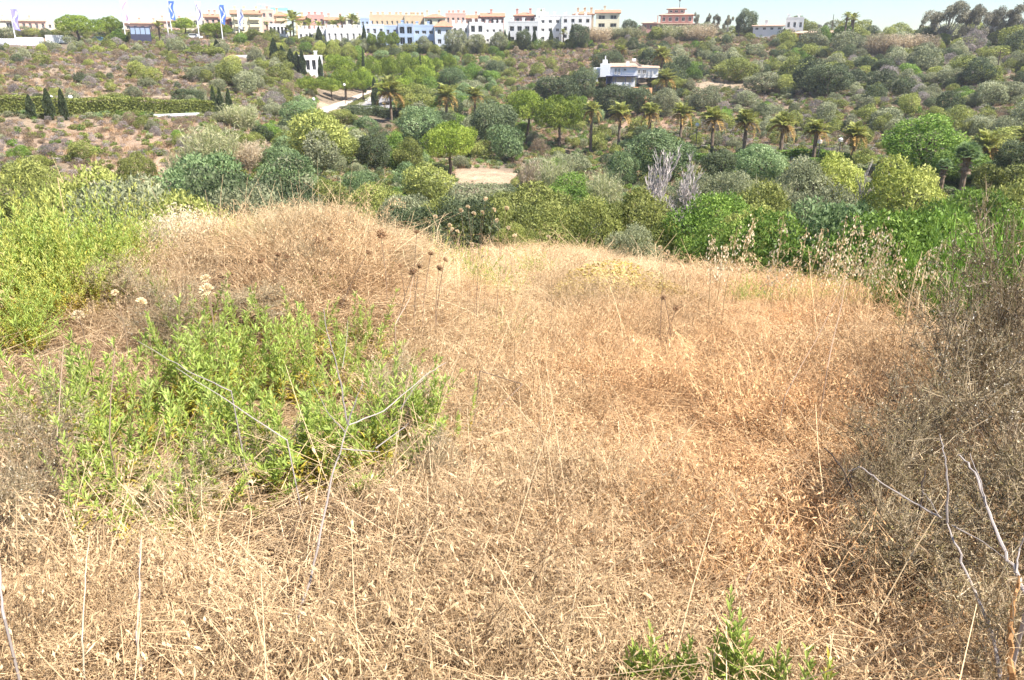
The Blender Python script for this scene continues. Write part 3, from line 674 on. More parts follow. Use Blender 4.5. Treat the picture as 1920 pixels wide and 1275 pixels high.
B('apartment_building', 'pink house with two loggia bays left of the white chimneys', 964, 1004, 22, 60, 288, rose, 'hip', 2, 3, chim=2, rec=1)
B('house', 'tall narrow white house with twin chimneys beside the palm top', 1004.5, 1022, 24, 66, 284, white, 'flat', 3, 1, chim=2)
B('apartment_building', 'white apartment block stepping up behind the garage wing', 1010.5, 1052, 31, 78, 272, white, 'flat', 3, 3, chim=2, hfrac=.4)
B('apartment_building', 'white terrace with tiled awning above dark windows', 1052.5, 1108, 31, 74, 270, white, 'flat', 3, 4, chim=3, hfrac=.5, rec=1)
B('apartment_building', 'tan roofed house behind the white terrace', 1074, 1112, 20, 56, 292, tan, 'hip', 2, 3, chim=3)
B('apartment_building', 'cream two storey house with brown tiled roof at the end of the development', 1116, 1160, 17, 54, 280, palecream, 'gable', 2, 2, chim=1, wfrac=.55, hfrac=.5, rec=.8)
# pink mansion: stacked tiers
B('mansion_annex', 'low pink annex left of the tiered mansion', 1204, 1236, 40, 56, 300, rose, 'hip', 1, 3, chim=0, rm=terrap)
mE, mW, mH, _ = B('mansion', 'tiered rose pink mansion with pale tiled roofs on the skyline', 1234, 1308, 41, 58, 298, rose, 'hip', 1, 6, chim=0, rm=terrap, depth=18)
def tier(parent, x0, x1, y0, y1, z0, z1, wm, rm, cols=4, over=.7):
    mb = MB(); mb.box(x0, x1, y0, y1, z0, z1); ob('upper_storey', mb.mesh('upper_storey', wm), parent)
    wh = (z1-z0)*.5
    for c in range(cols):
        f, p = win_mesh(1.1, round(wh, 1), False); wo_ = ob('window', f, parent, loc=(x0+(x1-x0)*(c+.5)/cols, y0-.16, z0+wh*.5)); ob('pane', p, wo_)
    q = MB(); ym = (y0+y1)/2; i_ = min(x1-x0, y1-y0)*.45; a, b, c_, d = x0-over, x1+over, y0-over, y1+over; h_ = (z1-z0)*.35; z = z1+.004
    P1, P2 = [a+i_, ym, z+h_], [b-i_, ym, z+h_]
    q.quads([[[a,c_,z],[b,c_,z],P2,P1],[[b,d,z],[a,d,z],P1,P2],[[a,c_,z],[a,d,z],[b,d,z],[b,c_,z]]]); q.tris([[[b,c_,z],[b,d,z],P2],[[a,d,z],[a,c_,z],P1]])
    ob('upper_roof', q.mesh('upper_roof', rm), parent)
tier(mE, -mW*.46, mW*.36, 3, 13, mH+.05, mH+2.9, rose, terrap, 5)
tier(mE, -mW*.28, mW*.14, 5, 11, mH+3.3, mH+4.9, rose, terrap, 3)
fn = MB(); fn.tubes([[[0, 8, mH+5], [0, 8, mH+7.6]]], [[.12, .08]], 5); fn.box(-.3, .3, 7.7, 8.3, mH+7.5, mH+8.0); ob('finial', fn.mesh('finial', bark), mE)
for xx in (-mW*.53, -mW*.42):
    c = MB(); c.box(xx-.15, xx+.15, 2.3, 2.6, mH+.3, mH+2.8); ob('porch_column', c.mesh('porch_column', rose), mE)
# white and yellow houses, right
B('house', 'small white house at the left of the far right ridge group', 1412, 1466, 46, 58, 285, white, 'gable', 1, 4, chim=1, rm=terrap)
B('house', 'white cube house with a pink tinted roof on the ridge', 1472, 1504, 35, 56, 290, white, 'flat', 1, 3, chim=2)
B('bungalow', 'long low yellow ochre bungalow with flat pale eaves', 1480, 1582, 57, 76, 268, yellow, 'hip', 1, 7, chim=0, rm=terrap, roofh=.7, hfrac=.6)
B('house', 'white house half hidden by the eucalyptus trunks', 1846, 1884, 52, 74, 262, white, 'flat', 1, 3, chim=0)
B('house', 'pale house glimpsed between the eucalyptus trunks', 1798, 1822, 56, 72, 264, palecream, 'flat', 1, 2, chim=0)
B('cottage', 'small flat roofed white cottage with navy window on the left slope', 421, 463, 107, 127, 208, white, 'flat', 1, 1, depth=5, chim=0, wfrac=.5, hfrac=.5, yaw=-12)
B('cottage', 'white garden house with dark arches behind the cypress clump', 562, 606, 107, 137, 214, white, 'flat', 1, 4, depth=6, chim=1, arch=True, wfrac=.62, hfrac=.62, rec=1)
B('shed', 'small orange plastered shed with a narrow navy door', 1206, 1223, 165, 186, 170, orange, 'flat', 1, 1, depth=5, chim=0, wfrac=.22, hfrac=.75, yaw=38, parapet=False)
# glass kiosk
x, y = at(265, 250); kz = float(zat(265, 65, 250)); sc_ = 250/FPX
kk = ob('kiosk', None, loc=(x, y, kz), rot=(0, 0, -math.atan2(x, y))); tag(kk, 'dark framed glass sales kiosk under the printed flag', 'kiosk')
q = MB(); Wk, Hk = 30*sc_, 12.5*sc_
q.box(-Wk/2, Wk/2, 0, 3, Hk-.35, Hk); q.box(-Wk/2, Wk/2, 0, 3, -2, .12)
for k in range(5): q.box(-Wk/2+(Wk-.16)*k/4, -Wk/2+(Wk-.16)*k/4+.16, 0, .15, .12, Hk-.35)
q.box(-Wk/2, Wk/2, 2.9, 3, .12, Hk-.35); ob('frame', q.mesh('frame', solid('kiosk_frame', (.06, .06, .1), .4)), kk)
pn = MB(); pn.box(-(Wk-.16)/8+.09, (Wk-.16)/8-.09, 0, .04, .12, Hk-.36); pm_ = pn.mesh('glass_panel', solid('kiosk_glass', (.30, .38, .52), .1, .8))
for k in range(4): ob('glass_panel', pm_, kk, loc=(-Wk/2+.08+(Wk-.16)*(k+.5)/4, .05, 0))
# villa on the slope
r_ = 188; x, y = at(1162, r_); az = math.atan2(x, y); s_ = proj(x, y, zat(1162, 140, r_))[2]/FPX
zf = lambda py: float(zat(1162, py, r_))
vz = zf(142); ve = ob('white_villa', None, loc=(x, y, vz), rot=(0, 0, -az)); tag(ve, 'white split level villa with tower chimney and glazed lower floor on the hillside', 'villa')
X = lambda px: (px-1162)*s_
Zz = lambda py: zf(py)-vz
vb = MB(); vwall = wallmat('villa', (.84, .84, .86))
vb.box(X(1143), X(1192), 0, 9, Zz(142), Zz(124.5)); vb.box(X(1110), X(1126), 2, 9, Zz(146), Zz(128)); vb.box(X(1124), X(1143)-.01, -.6, 5, Zz(144), Zz(120)); vb.box(X(1192)+.01, X(1233), 3, 10, Zz(146), Zz(127))
vb.box(X(1143), X(1190), .6, 9, Zz(166), Zz(142)-.01); ob('wall', vb.mesh('wall', vwall), ve)
c = MB(); c.box(X(1128), X(1137), 1, 2.3, Zz(120), Zz(112)); c.box(X(1132), X(1134), 1.4, 1.8, Zz(112), Zz(104.5)); ob('chimney', c.mesh('chimney', white), ve)
c = MB(); c.box(X(1172), X(1178), 2, 3, Zz(124), Zz(115)); ob('chimney', c.mesh('chimney', white), ve)
q = MB(); a0, b0 = X(1142), X(1196)
q.quads([[[a0, -.5, Zz(124.5)], [b0, -.5, Zz(124.5)], [b0, 9.3, Zz(119)], [a0, 9.3, Zz(119)]]]); q.quads([[[X(1190), 2.6, Zz(127)+.02], [X(1236), 2.6, Zz(127.5)+.02], [X(1236), 10.3, Zz(123)], [X(1190), 10.3, Zz(122.5)]]])
q.box(a0, b0, -.5, -.3, Zz(125.4), Zz(124.6)); ob('roof', q.mesh('roof', terrap), ve)
q = MB(); q.box(X(1136), X(1194), -1.6, .6, Zz(143.2), Zz(141.8)); ob('deck', q.mesh('deck', shut), ve)
post = MB(); post.box(-.07, .07, -.07, .07, Zz(158), Zz(143.2)); pmh = post.mesh('deck_post', shut)
for px in (1137, 1147, 1154, 1172, 1184, 1193): ob('deck_post', pmh, ve, loc=(X(px), -1.5, 0))
q = MB(); q.box(X(1146), X(1186), -1.3, -1.2, Zz(160), Zz(154)); q.box(X(1088), X(1120), -.5, .5, Zz(153), Zz(149)); ob('terrace_wall', q.mesh('terrace_wall', vwall), ve)
q = MB(); q.box(X(1136), X(1147), -.1, .55, Zz(157), Zz(144.5)); ob('dark_lower_room', q.mesh('dark_lower_room', shut), ve)
q = MB(); [q.box(X(a), X(b), .45, .55, Zz(156), Zz(144.5)) for a, b in ((1148, 1153), (1154, 1171.5), (1172.5, 1183))]; ob('lower_blind', q.mesh('lower_blind', solid('blind', (.62, .55, .48), .8)), ve)
for px, py0, py1, wp, yy in ((1112.5, 139, 133, 2.5, 1.84), (1120, 141, 131, 1.6, 1.84), (1153, 140, 128, 4, -.16), (1159.5, 140, 128, 4, -.16), (1170, 133, 128, 5, -.16), (1197, 139, 131, 6, 2.84), (1207, 139, 131, 7, 2.84), (1215.5, 141, 133, 2.4, 2.84), (1222.5, 141, 133, 2.8, 2.84)):
    f, p = win_mesh(round(wp*s_, 1), round(Zz(py1)-Zz(py0), 1), False); wo_ = ob('window', f, ve, loc=(X(px), yy, Zz(py0))); ob('pane', p, wo_)
rl = MB()
for k in range(14): rl.box(X(1166)+k*.26, X(1166)+k*.26+.04, -1.55, -1.5, Zz(141.8), Zz(137))
rl.box(X(1166), X(1194), -1.56, -1.5, Zz(137)-.003, Zz(136.4)); ob('railing', rl.mesh('railing', white), ve)
q = MB(); q.quads([[[X(1186), 2, Zz(116)], [X(1189), 1.4, Zz(115)], [X(1203), 1.0, Zz(124.5)], [X(1197), 2, Zz(125.5)]]]); ob('solar_panel', q.mesh('solar_panel', white), ve)
q = MB(); q.tubes([[[X(1183), 2.5, Zz(113.5)], [X(1190), 2.5, Zz(113)]]], [[.38, .38]], 10); ob('water_tank', q.mesh('water_tank', white, True), ve)
# roof sign: faint cyan lettering above a cyan bar
r_ = 303; x, y = at(513, r_); s_ = r_/FPX*1.03; z0 = float(zat(513, 20, r_))
sg = ob('rooftop_sign', None, loc=(x, y+3, z0), rot=(0, 0, -math.atan2(x, y))); tag(sg, 'faded pale cyan rooftop sign on thin posts above the salmon block', 'sign')
cy1 = solid('cyan_paint', (.25, .72, .78), .6); cy2 = solid('pale_cyan_paint', (.55, .72, .82), .6)
q = MB(); q.box(-5*s_, 22*s_, -.06, .06, 1*s_, 5*s_); ob('sign_bar', q.mesh('sign_bar', cy1), sg)
q = MB(); xx = -25.0
while xx < 20:
    hgt = random.choice((2.6, 2.6, 4.2)); wl_ = random.uniform(1.4, 2.2); zb_ = 12.0-.17*(xx+25)*.9
    q.box(xx*s_, (xx+.5)*s_, -.04, .04, (zb_-2.6)*s_, (zb_-2.6+hgt)*s_)
    if random.random() < .7: q.box((xx+.5)*s_, (xx+wl_)*s_, -.04, .04, (zb_-.5)*s_, zb_*s_)
    if random.random() < .5: q.box((xx+wl_-.45)*s_, (xx+wl_)*s_, -.04, .04, (zb_-2.6)*s_, (zb_-.52)*s_)
    xx += wl_+.8
ob('sign_lettering', q.mesh('sign_lettering', cy2), sg)
q = MB()
for xx in (-20, -8, 4, 18): q.box(xx*s_-.06, xx*s_+.06, .1, .22, -4*s_, (9 if xx < 10 else 7)*s_)
ob('sign_post', q.mesh('sign_post', greyw), sg)

# ------------------------------------------------------------------ flagpoles
polem = solid('white_pole', (.78, .78, .78), .5)
FL = {'lilac': (.34, .30, .66), 'white': (.82, .74, .80), 'blue': (.10, .20, .66), 'pale': (.62, .66, .74)}
def flag(px, yt, yb, r, wpx, fy0, fy1, c, label, rip=0, stripe=None):
    x, y = at(px, r); zb = float(zat(px, yb, r)); zt = float(zat(px, yt, r)); s = proj(x, y, zt)[2]/FPX; h = zt-zb
    e = ob('flagpole', None, loc=(x, y, zb), rot=(0, 0, -math.atan2(x, y))); tag(e, label, 'flag')
    mb = MB(); mb.tubes([[[0, 0, -1.5], [0, 0, h]]], [[.16, .10]], 8); ob('pole', mb.mesh('pole', polem, True), e)
    z0, z1 = h-(fy0-yt)*s, h-(fy1-yt)*s; wd = wpx*s; n1, n2 = 12, 26
    u, v = np.meshgrid(np.linspace(0, 1, n1), np.linspace(0, 1, n2)); X_ = .12+u*wd*(1-.15*v)+.2*np.sin(v*7+rip)*u; Y_ = .28*np.sin(u*5+v*6+rip); Z_ = z0+(z1-z0)*v-u*.5*v
    V = np.stack([X_, Y_, Z_], -1); q = np.stack([V[:-1, :-1], V[:-1, 1:], V[1:, 1:], V[1:, :-1]], 2).reshape(-1, 4, 3)
    uu = (u[:-1, :-1]+.04).ravel(); vv = v[:-1, :-1].ravel()
    wave = np.abs(uu-(.5+.25*np.sin(vv*9+rip))) < .13
    mi = np.where(wave & (vv > .1) & (vv < .9), 1, 0)
    mb = MB()
    for k in (0, 1): mb.quads(q[mi == k], .5, k)
    fm = mb.mesh('flag_cloth', [solid('flag_'+c, FL[c], .8), solid('flag_mark_'+(stripe or 'w'), {'pink': (.62, .35, .55), None: (.75, .78, .85), 'navy': (.18, .2, .42)}[stripe], .8)])
    ob('flag_cloth', fm, e); return e
flag(29, 16, 80, 262, 11, 17, 52, 'lilac', 'lilac blue banner flag on a tall white pole at the far left', 0)
flag(235, -4, 60, 262, 10, -3, 38, 'white', 'white banner flag with a mauve emblem on a pole above the kiosk', 1, 'pink')
flag(322, 1, 64, 262, 9, 2, 33, 'blue', 'blue banner flag on the pole next to the short bare pole', 2)
flag(373, 2, 77, 250, 9, 3, 39, 'white', 'white banner flag with dark curly print beside the parked white car', 3, 'navy')
flag(417, 8, 78, 250, 9, 9, 41, 'blue', 'blue banner flag with a white tail in front of the dark red house', 4)
flag(450, 16, 81, 248, 9, 17, 50, 'pale', 'grey white translucent banner in front of the cream apartments', 5, 'navy')
x, y = at(315, 262); mb = MB(); hh_ = 24*262/FPX; mb.tubes([[[0, 0, -1], [0, 0, hh_]]], [[.16, .12]], 8)
tag(ob('short_pole', mb.mesh('short_pole', polem, True), loc=(x, y, float(zat(315, 64, 262)))), 'short bare white pole beside the blue flag', 'pole')
# lamp posts and poles
def lamp(px, yt, yb, label, r=None):
    x, y, z, h, _, r = base(px, yt, yb, 4, r); e = ob('street_lamp', None, loc=(x, y, z)); tag(e, label, 'street lamp')
    mb = MB(); mb.tubes([[[0, 0, 0], [0, 0, .9*h]]], [[.07, .05]], 6); ob('post', mb.mesh('post', solid('dark_metal', (.08, .08, .08), .5)), e)
    mb = MB(); mb.tubes([[[0, 0, .9*h], [0, 0, .9*h+.12], [0, 0, .9*h+.4], [0, 0, .9*h+.55]]], [[.1, .28, .28, .08]], 10); ob('globe', mb.mesh('globe', white, True), e)
lamp(1305, 232, 268, 'lamp post with white globe left of the leaning palms', 118); lamp(1535, 266, 306, 'lamp post with white globe right of the palm in front of it', 104); lamp(1573, 262, 304, 'lamp post with white globe between two rightmost row palms', 106)
lamp(648, 157, 198, 'lamp post with white globe beside the entrance road'); lamp(590, 186, 212, 'lamp globe at the near end of the pavement')
lamp(98, 183, 215, 'garden lamp between the two left cypresses', 126); lamp(134, 183, 215, 'garden lamp right of the third left cypress', 126); lamp(156, 200, 220, 'low garden lamp on the hedge line', 126)
def upole(px, yt, yb, label, r=None, arm=False):
    x, y, z, h, _, r = base(px, yt, yb, 4, r); mb = MB(); mb.tubes([[[0, 0, -.5], [0, 0, h]]], [[.14, .09]], 8)
    if arm: mb.box(-.7, .7, -.06, .06, h-.5, h-.38)
    tag(ob('utility_pole', mb.mesh('utility_pole', bark), loc=(x, y, z)), label, 'pole')
upole(1558, 27, 55, 'thin grey utility pole above the yellow bungalow', 280); upole(1864, 94, 158, 'wooden utility pole with a crossarm on the right hillside', None, True)
# containers, truck, cars
whitem = solid('container_white', (.82, .82, .82), .5); cshade = solid('container_shaded_side', (.52, .50, .62), .6)  # white containers; shade of the long side is put into its grey colour
def container(px0, px1, yt, yb, r, label, rotz):
    pm = (px0+px1)/2; x, y = at(pm, r); zb = float(zat(pm, yb, r)); s = r/FPX; h = (yb-yt)*s; L_ = (px1-px0)*s
    e = ob('site_container', None, loc=(x, y, zb), rot=(0, 0, R(rotz))); tag(e, label, 'container')
    mb = MB(); l, dpt = L_*.92, 2.6
    mb.box(-l/2, l/2, -dpt/2, dpt/2, 0, h); ob('body', mb.mesh('body', whitem), e)
    rib = MB()
    for k in range(12): rib.box(-l/2+l*(k+.2)/12, -l/2+l*(k+.8)/12, -dpt/2-.06, -dpt/2, .1, h-.1)
    ob('side_panel', rib.mesh('side_panel', cshade), e)
    dr = MB(); dr.box(l/2, l/2+.05, -dpt*.45, -.03, .1, h-.12); dr.box(l/2, l/2+.05, .03, dpt*.45, .1, h-.12); ob('end_door', dr.mesh('end_door', whitem), e)
container(-14, 33, 77, 91, 262, 'white site container with shaded side at the left frame edge', 18); container(36, 75, 75, 91, 262, 'white site container right of the leftmost flagpole', 22)
def vehicle(px, yb, r, L_, H_, label, bodym, rot, truck=False, name='parked_car'):
    x, y = at(px, r); zb = float(zat(px, yb, r)); e = ob(name, None, loc=(x, y, zb), rot=(0, 0, R(rot))); tag(e, label, 'truck' if truck else 'car'); wr = .45 if truck else .33; Wd = 2.4 if truck else 1.8
    mb = MB()
    if truck:
        mb.box(-L_/2, L_*.2, -Wd/2, Wd/2, .9, H_); mb.box(L_*.22, L_/2, -Wd/2, Wd/2, .6, H_*.8); mb.box(-L_/2, L_/2, -Wd*.3, Wd*.3, .5, .9)
    else:
        prof = np.array([[-.5, .25], [-.5, .6], [-.42, .66], [-.30, 1], [.12, 1], [.27, .66], [.47, .58], [.5, .25]])*[L_, H_]
        for a, b in zip(prof[:-1], prof[1:]): mb.quads([[[a[0], -Wd/2, a[1]], [a[0], Wd/2, a[1]], [b[0], Wd/2, b[1]], [b[0], -Wd/2, b[1]]]])
        for sgn in (-1, 1):
            for tri in ((0, 1, 2), (0, 2, 5), (2, 3, 4), (2, 4, 5), (0, 5, 6), (0, 6, 7)): mb.tris([[[prof[i][0], sgn*Wd/2, prof[i][1]] for i in tri]])
    ob('body', mb.mesh('body', bodym), e)
    g = MB()
    if truck: g.box(L_/2, L_/2+.03, -Wd*.42, Wd*.42, H_*.45, H_*.72); g.box(L_*.28, L_*.44, -Wd/2-.03, -Wd/2, H_*.45, H_*.72)
    else:
        for sgn in (-1, 1): g.quads([[[L_*-.36, sgn*(Wd/2+.01), H_*.68], [L_*.2, sgn*(Wd/2+.01), H_*.68], [L_*.11, sgn*(Wd/2+.01), H_*.94], [L_*-.29, sgn*(Wd/2+.01), H_*.94]]])
    ob('window_glass', g.mesh('window_glass', glass), e)
    wm_ = MB(); wm_.tubes([[[0, -.12, 0], [0, .12, 0]]], [[wr, wr]], 14); wmm = wm_.mesh('wheel', solid('tyre', (.03, .03, .03), .8))
    for sx in (-.32, .32):
        for sy in (-1, 1): ob('wheel', wmm, e, loc=(sx*L_, sy*(Wd/2-.1), wr))
vehicle(110, 87, 262, 6.2, 2.9, 'white box truck parked right of the two site containers', whitem, 25, True, 'box_truck')
vehicle(187, 80, 255, 4.2, 1.5, 'dark teal car parked below the twin pines', solid('car_teal', (.05, .12, .16), .3), 12)
vehicle(365, 74, 252, 4.2, 1.5, 'white car parked beside the white printed flagpole', solid('car_white', (.8, .8, .8), .3), 8)
mb = MB(); hb = mb; x, y = at(99, 263); z = float(zat(99, 76, 263))
mb.box(-1, 1, -.8, .8, -1.5, .1); mb.tubes([[[-1, 0, .1], [.2, 0, 1.3], [1.4, 0, .4]]], [[.16, .16, .12]], 6); mb.box(1.2, 1.7, -.3, .3, 0, .5)
tag(ob('excavator', mb.mesh('excavator', solid('machine_orange', (.75, .18, .06), .5)), loc=(x, y, z)), 'small orange digger arm showing behind the white truck', 'digger')

# ------------------------------------------------------------------ trees and palms one can tell apart
GP = 'umbrella pines along the entrance road'
for a in [
 ('pine',845,228,336,98,'large solitary umbrella pine beside the sandy clearing',104),('pine',1050,178,266,88,'bright flat crowned pine, right one of the middle pair',140),('pine',986,167,252,78,'tall darker pine, left one of the middle pair',146),
 ('pine',587,143,196,52,'umbrella pine at the left start of the entrance road',178),('pine',622,146,190,36,'small umbrella pine right of the road start',186),('pine',648,130,178,56,'umbrella pine at the bend of the entrance road',192),('pine',682,127,176,46,'umbrella pine above the upper bend of the road',194),
 ('pine',636,101,146,56,'umbrella pine right of the arched white garden house',215),('pine',694,105,158,46,'umbrella pine behind the dark thin cypress spire',212),('pine',730,105,150,42,'round dark umbrella pine left of the pine avenue',214),('pine',765,106,148,50,'umbrella pine at the top of the pine avenue',218),
 ('pine',790,104,150,44,'umbrella pine beyond the thin cypress in the avenue',222),('pine',796,122,165,48,'bright umbrella pine in the middle of the avenue',205),('pine',752,142,182,46,'umbrella pine above the entrance road palm',192),('pine',770,128,170,44,'umbrella pine inside the avenue cluster',200),('pine',728,150,186,40,'low umbrella pine left of the road palm',190),
 ('pine',816,108,142,28,'narrow umbrella pine at the right end of the avenue',224),('pine',758,97,118,26,'small dark pine under the blue apartments',238),('pine',842,104,138,26,'small umbrella pine right of the avenue end',228),
 ('pine',151,27,78,74,'spreading dark pine with a flat top on the left skyline',258),('pine',208,31,70,42,'slanted umbrella pine right of the spreading skyline pine',264),('pine',346,33,72,40,'dense green pine behind the short pole',268),('pine',405,42,80,58,'wide dark pine below the cream apartments',255),
 ('pine',697,62,97,21,'first small clipped pine in front of the pale blue wing',262),('pine',719,58,95,21,'second small clipped pine in front of the blue wing',261),('pine',738,60,92,22,'third small clipped pine touching the blue arched block',262)]:
    tree(a[0], a[1], a[2], a[3], a[4], a[5], r=a[6])
for a in [
 ('round_dark',925,188,300,98,'big leafy tree with bright top left of the middle pines',128),('round_blue',562,187,256,72,'dense blue green round tree below the entrance road',132),('round_grey',513,232,300,72,'grey green domed tree above the sandy track',112),
 ('round_blue',540,278,372,112,'broad blue green tree mass behind the dry grass mound',74),('round_olive',620,246,346,110,'olive domed tree right of the blue green mass',92),('round_olive',665,246,300,56,'yellow green small tree at the back of the gully wood',112),('round_dark',700,252,348,70,'dark green tree in the gully wood left of the pine',94),
 ('round_bright',740,250,330,60,'yellow crowned tree in the gully wood next to the pine',100),('round_olive',770,262,340,60,'yellow green tree overhanging the dark gully shade',98),('round_olive',642,205,256,66,'bushy green tree right of the blue green round tree',140),('round_blue',790,198,270,100,'broad blue green acacia behind the solitary pine',128),
 ('round_olive',780,160,212,74,'olive green tree right of the road palm',165),('round_blue',846,128,168,58,'blue grey domed tree behind the pine avenue',205),('round_dark',835,205,240,40,'dark tree left of the solitary pine top',140),('round_blue',1235,240,345,128,'wide blue green pepper tree behind the bare trees',92),
 ('round_blue',1168,286,345,66,'blue green drooping tree left of the bare trees',90),('round_blue',1425,268,350,100,'smooth blue green dome tree below the palm row',84),('round_dark',1350,278,345,70,'dark leafy tree between the pepper tree and the dome',90),('round_yellow',1570,290,400,76,'yellow green tree left of the bare grey poles',68),
 ('round_yellow',1688,298,424,112,'large yellow green tree right of the bare grey poles',60),('round_bright',1728,218,340,150,'big dark leafed bright topped tree at the right',88),('round_bright',1800,275,380,110,'green tree leaning beside the shaggy fan palm',80),('round_dark',1905,255,370,70,'dark tree at the right frame edge',78),
 ('round_grey',1500,300,392,110,'grey olive feathery tree left of the yellow trees',66),('round_dark',1535,84,118,0,'',0),('round_olive',375,92,138,70,'rounded grey olive tree left of the flat roofed cottage',206),('round_grey',345,120,165,60,'pale grey green tree on the left slope',185),('round_grey',250,160,212,34,'pale silvery tree above the hedge',140),
 ('round_olive',215,175,212,60,'green leafy tree standing on the hedge line',134),('round_dark',350,165,212,60,'dark round tree right of the silvery tree',136),('round_dark',1398,16,48,32,'dark dense pine like tree alone on the ridge',290),('round_grey',855,52,92,48,'grey green garden tree in front of the pale blue tower',262),
 ('round_grey',895,62,92,38,'grey green garden tree in front of the white arcades',262),('round_grey',935,60,84,36,'olive garden tree right of the white arcades',262),('round_grey',795,68,92,30,'small grey green tree under the blue balcony strip',262),('round_dark',982,54,80,32,'green garden tree in front of the garage openings',262),
 ('round_dark',1085,43,70,30,'dense round green tree beside the white terrace',262),('round_dark',1042,138,200,90,'very dark broad tree left of the villa',176),('round_dark',1095,123,168,44,'dark leafy tree touching the villa on its left',186),('round_dark',1150,155,205,80,'dark tree directly below the villa',168),
 ('round_dark',1200,160,208,54,'dark olive tree left of the orange shed',164),('round_grey',1248,162,212,52,'grey green round tree right of the orange shed',160),('round_dark',930,112,152,36,'dark nearly black tree on the brown hillside',218),('round_dark',908,130,154,26,'small dark tree left of the nearly black one',212),
 ('round_dark',1140,92,128,66,'dark wood behind the villa chimney',210),('round_dark',1222,90,132,60,'dark tree behind the right wing of the villa',206),('round_dark',1550,116,178,90,'large dark open crowned tree on the right hillside',180),('round_dark',1620,104,142,44,'dark tree left one of the ridge side pair',208),
 ('round_dark',1658,108,140,42,'dark tree right one of the ridge side pair',206),('round_grey',1733,80,116,42,'grey round tree under the tan reeds',228),('round_dark',1680,88,108,36,'low dark tree below the tan reed bank',232),('round_dark',1788,90,118,34,'dark tree below the eucalyptus group',226),
 ('round_grey',1880,150,212,90,'large grey olive tree at the right edge of the hillside',165),('round_grey',1430,136,178,80,'grey green tree right of the pale track',186),('round_olive',1380,110,158,90,'olive tree above the pale track',200),('round_bright',450,62,96,30,'pale green bush tree below the pale banner',246),
 ('round_olive',475,56,84,46,'bushy tree below the cream apartments',262),('round_yellow',600,78,108,22,'yellow green small tree on the bank above the garden house',245),('round_yellow',625,78,106,26,'yellow green tree in the middle of that bank',244),('round_yellow',655,82,112,24,'light green tree at the right of that bank',242),
 ('round_dark',1490,28,58,34,'dark tree behind the white cube house',300),('round_bright',1543,50,76,30,'bright green tree in front of the yellow bungalow',262),('round_dark',1180,36,52,30,'dark bush tree on the skyline right of the cream house',296),('round_dark',1720,55,76,30,'dark skyline tree at the left of the eucalyptus group',268)]:
    if a[4] > 0: tree(a[0], a[1], a[2], a[3], a[4], a[5], r=a[6])
for px, yt, yb, wp, lb, r in [
 (1770,-2,82,84,'tallest eucalyptus, left of the group on the right skyline',258),(1742,22,80,44,'slim eucalyptus at the left of the skyline group',262),(1822,4,80,60,'middle eucalyptus in front of the pale house',256),(1852,14,80,44,'thin crowned eucalyptus left of the white house',257),(1885,4,80,56,'spreading eucalyptus in front of the white house',255),(1922,-8,80,70,'eucalyptus cut by the right frame edge',254),
 (1344,22,54,24,'grey green eucalyptus left of the ridge gap',292),(1364,25,54,22,'thin eucalyptus in the middle of the ridge clump',292),(1385,28,54,20,'wispy eucalyptus beside the dark ridge tree',292),(1306,20,52,16,'airy eucalyptus at the right of the mansion',294),(1326,22,50,14,'tiny round topped tree right of the mansion',296)]:
    tree('euc', px, yt, yb, wp, lb, r=r)
for px, yt, yb, wp, lb, r in [(1224,272,440,78,'tall bare grey tree, left one of the dead pair',58),(1272,280,432,60,'bare whitish tree, right one of the dead pair',56),(1619,298,404,46,'bare grey tree between the two yellow green trees',62),(1262,360,470,60,'low bare twiggy tree at the feet of the dead pair',46)]:
    tree('bare', px, yt, yb, wp, lb, r=r)
for px, yt, yb, wp, lb, r in [(57,177,222,15,'shortest cypress at the left, first of three',119),(92,166,232,17,'tallest cypress at the left, second of three',119),(119,167,222,14,'third cypress at the left',119),(402,162,214,12,'left cypress of the trio at the hedge end',128),(414,165,214,12,'middle cypress of the trio at the hedge end',128),(430,166,205,11,'right shorter cypress of the trio at the hedge end',130),
 (406,74,116,10,'lone cypress above the flat roofed cottage',216),(515,72,136,16,'tall cypress at the left of the dark clump',214),(530,86,138,15,'second cypress in the dark clump',213),(546,92,140,15,'middle cypress of the dark clump',212),(558,98,142,14,'fourth cypress in the dark clump',211),(568,94,142,12,'slim cypress touching the garden house',210),
 (602,106,142,9,'thin cypress in front of the garden house',209),(684,92,146,7,'dark thin spire in front of the pines',208),(789,102,130,6,'thin cypress spire sticking out of the avenue',220),(704,146,210,13,'tall slim cypress at the right end of the road',178),(661,208,252,11,'slim cypress below the road hedge',140),
 (684,47,84,9,'dark cypress at the left end of the pale blue wing',264),(599,50,78,12,'dark bluish cypress in front of the white terrace',272),(582,61,77,6,'small cypress in front of the white terrace',274),(947,56,80,6,'left one of two thin cypresses by the garage wing',264),(955,59,80,6,'right one of two thin cypresses by the garage wing',264),
 (1002,53,78,8,'cypress left of the tiled awning',262),(1033,53,78,8,'cypress right of the dark garages',262),(1072,44,66,6,'cypress behind the round green tree',268)]:
    tree('cypress', px, yt, yb, wp, lb, r=r)
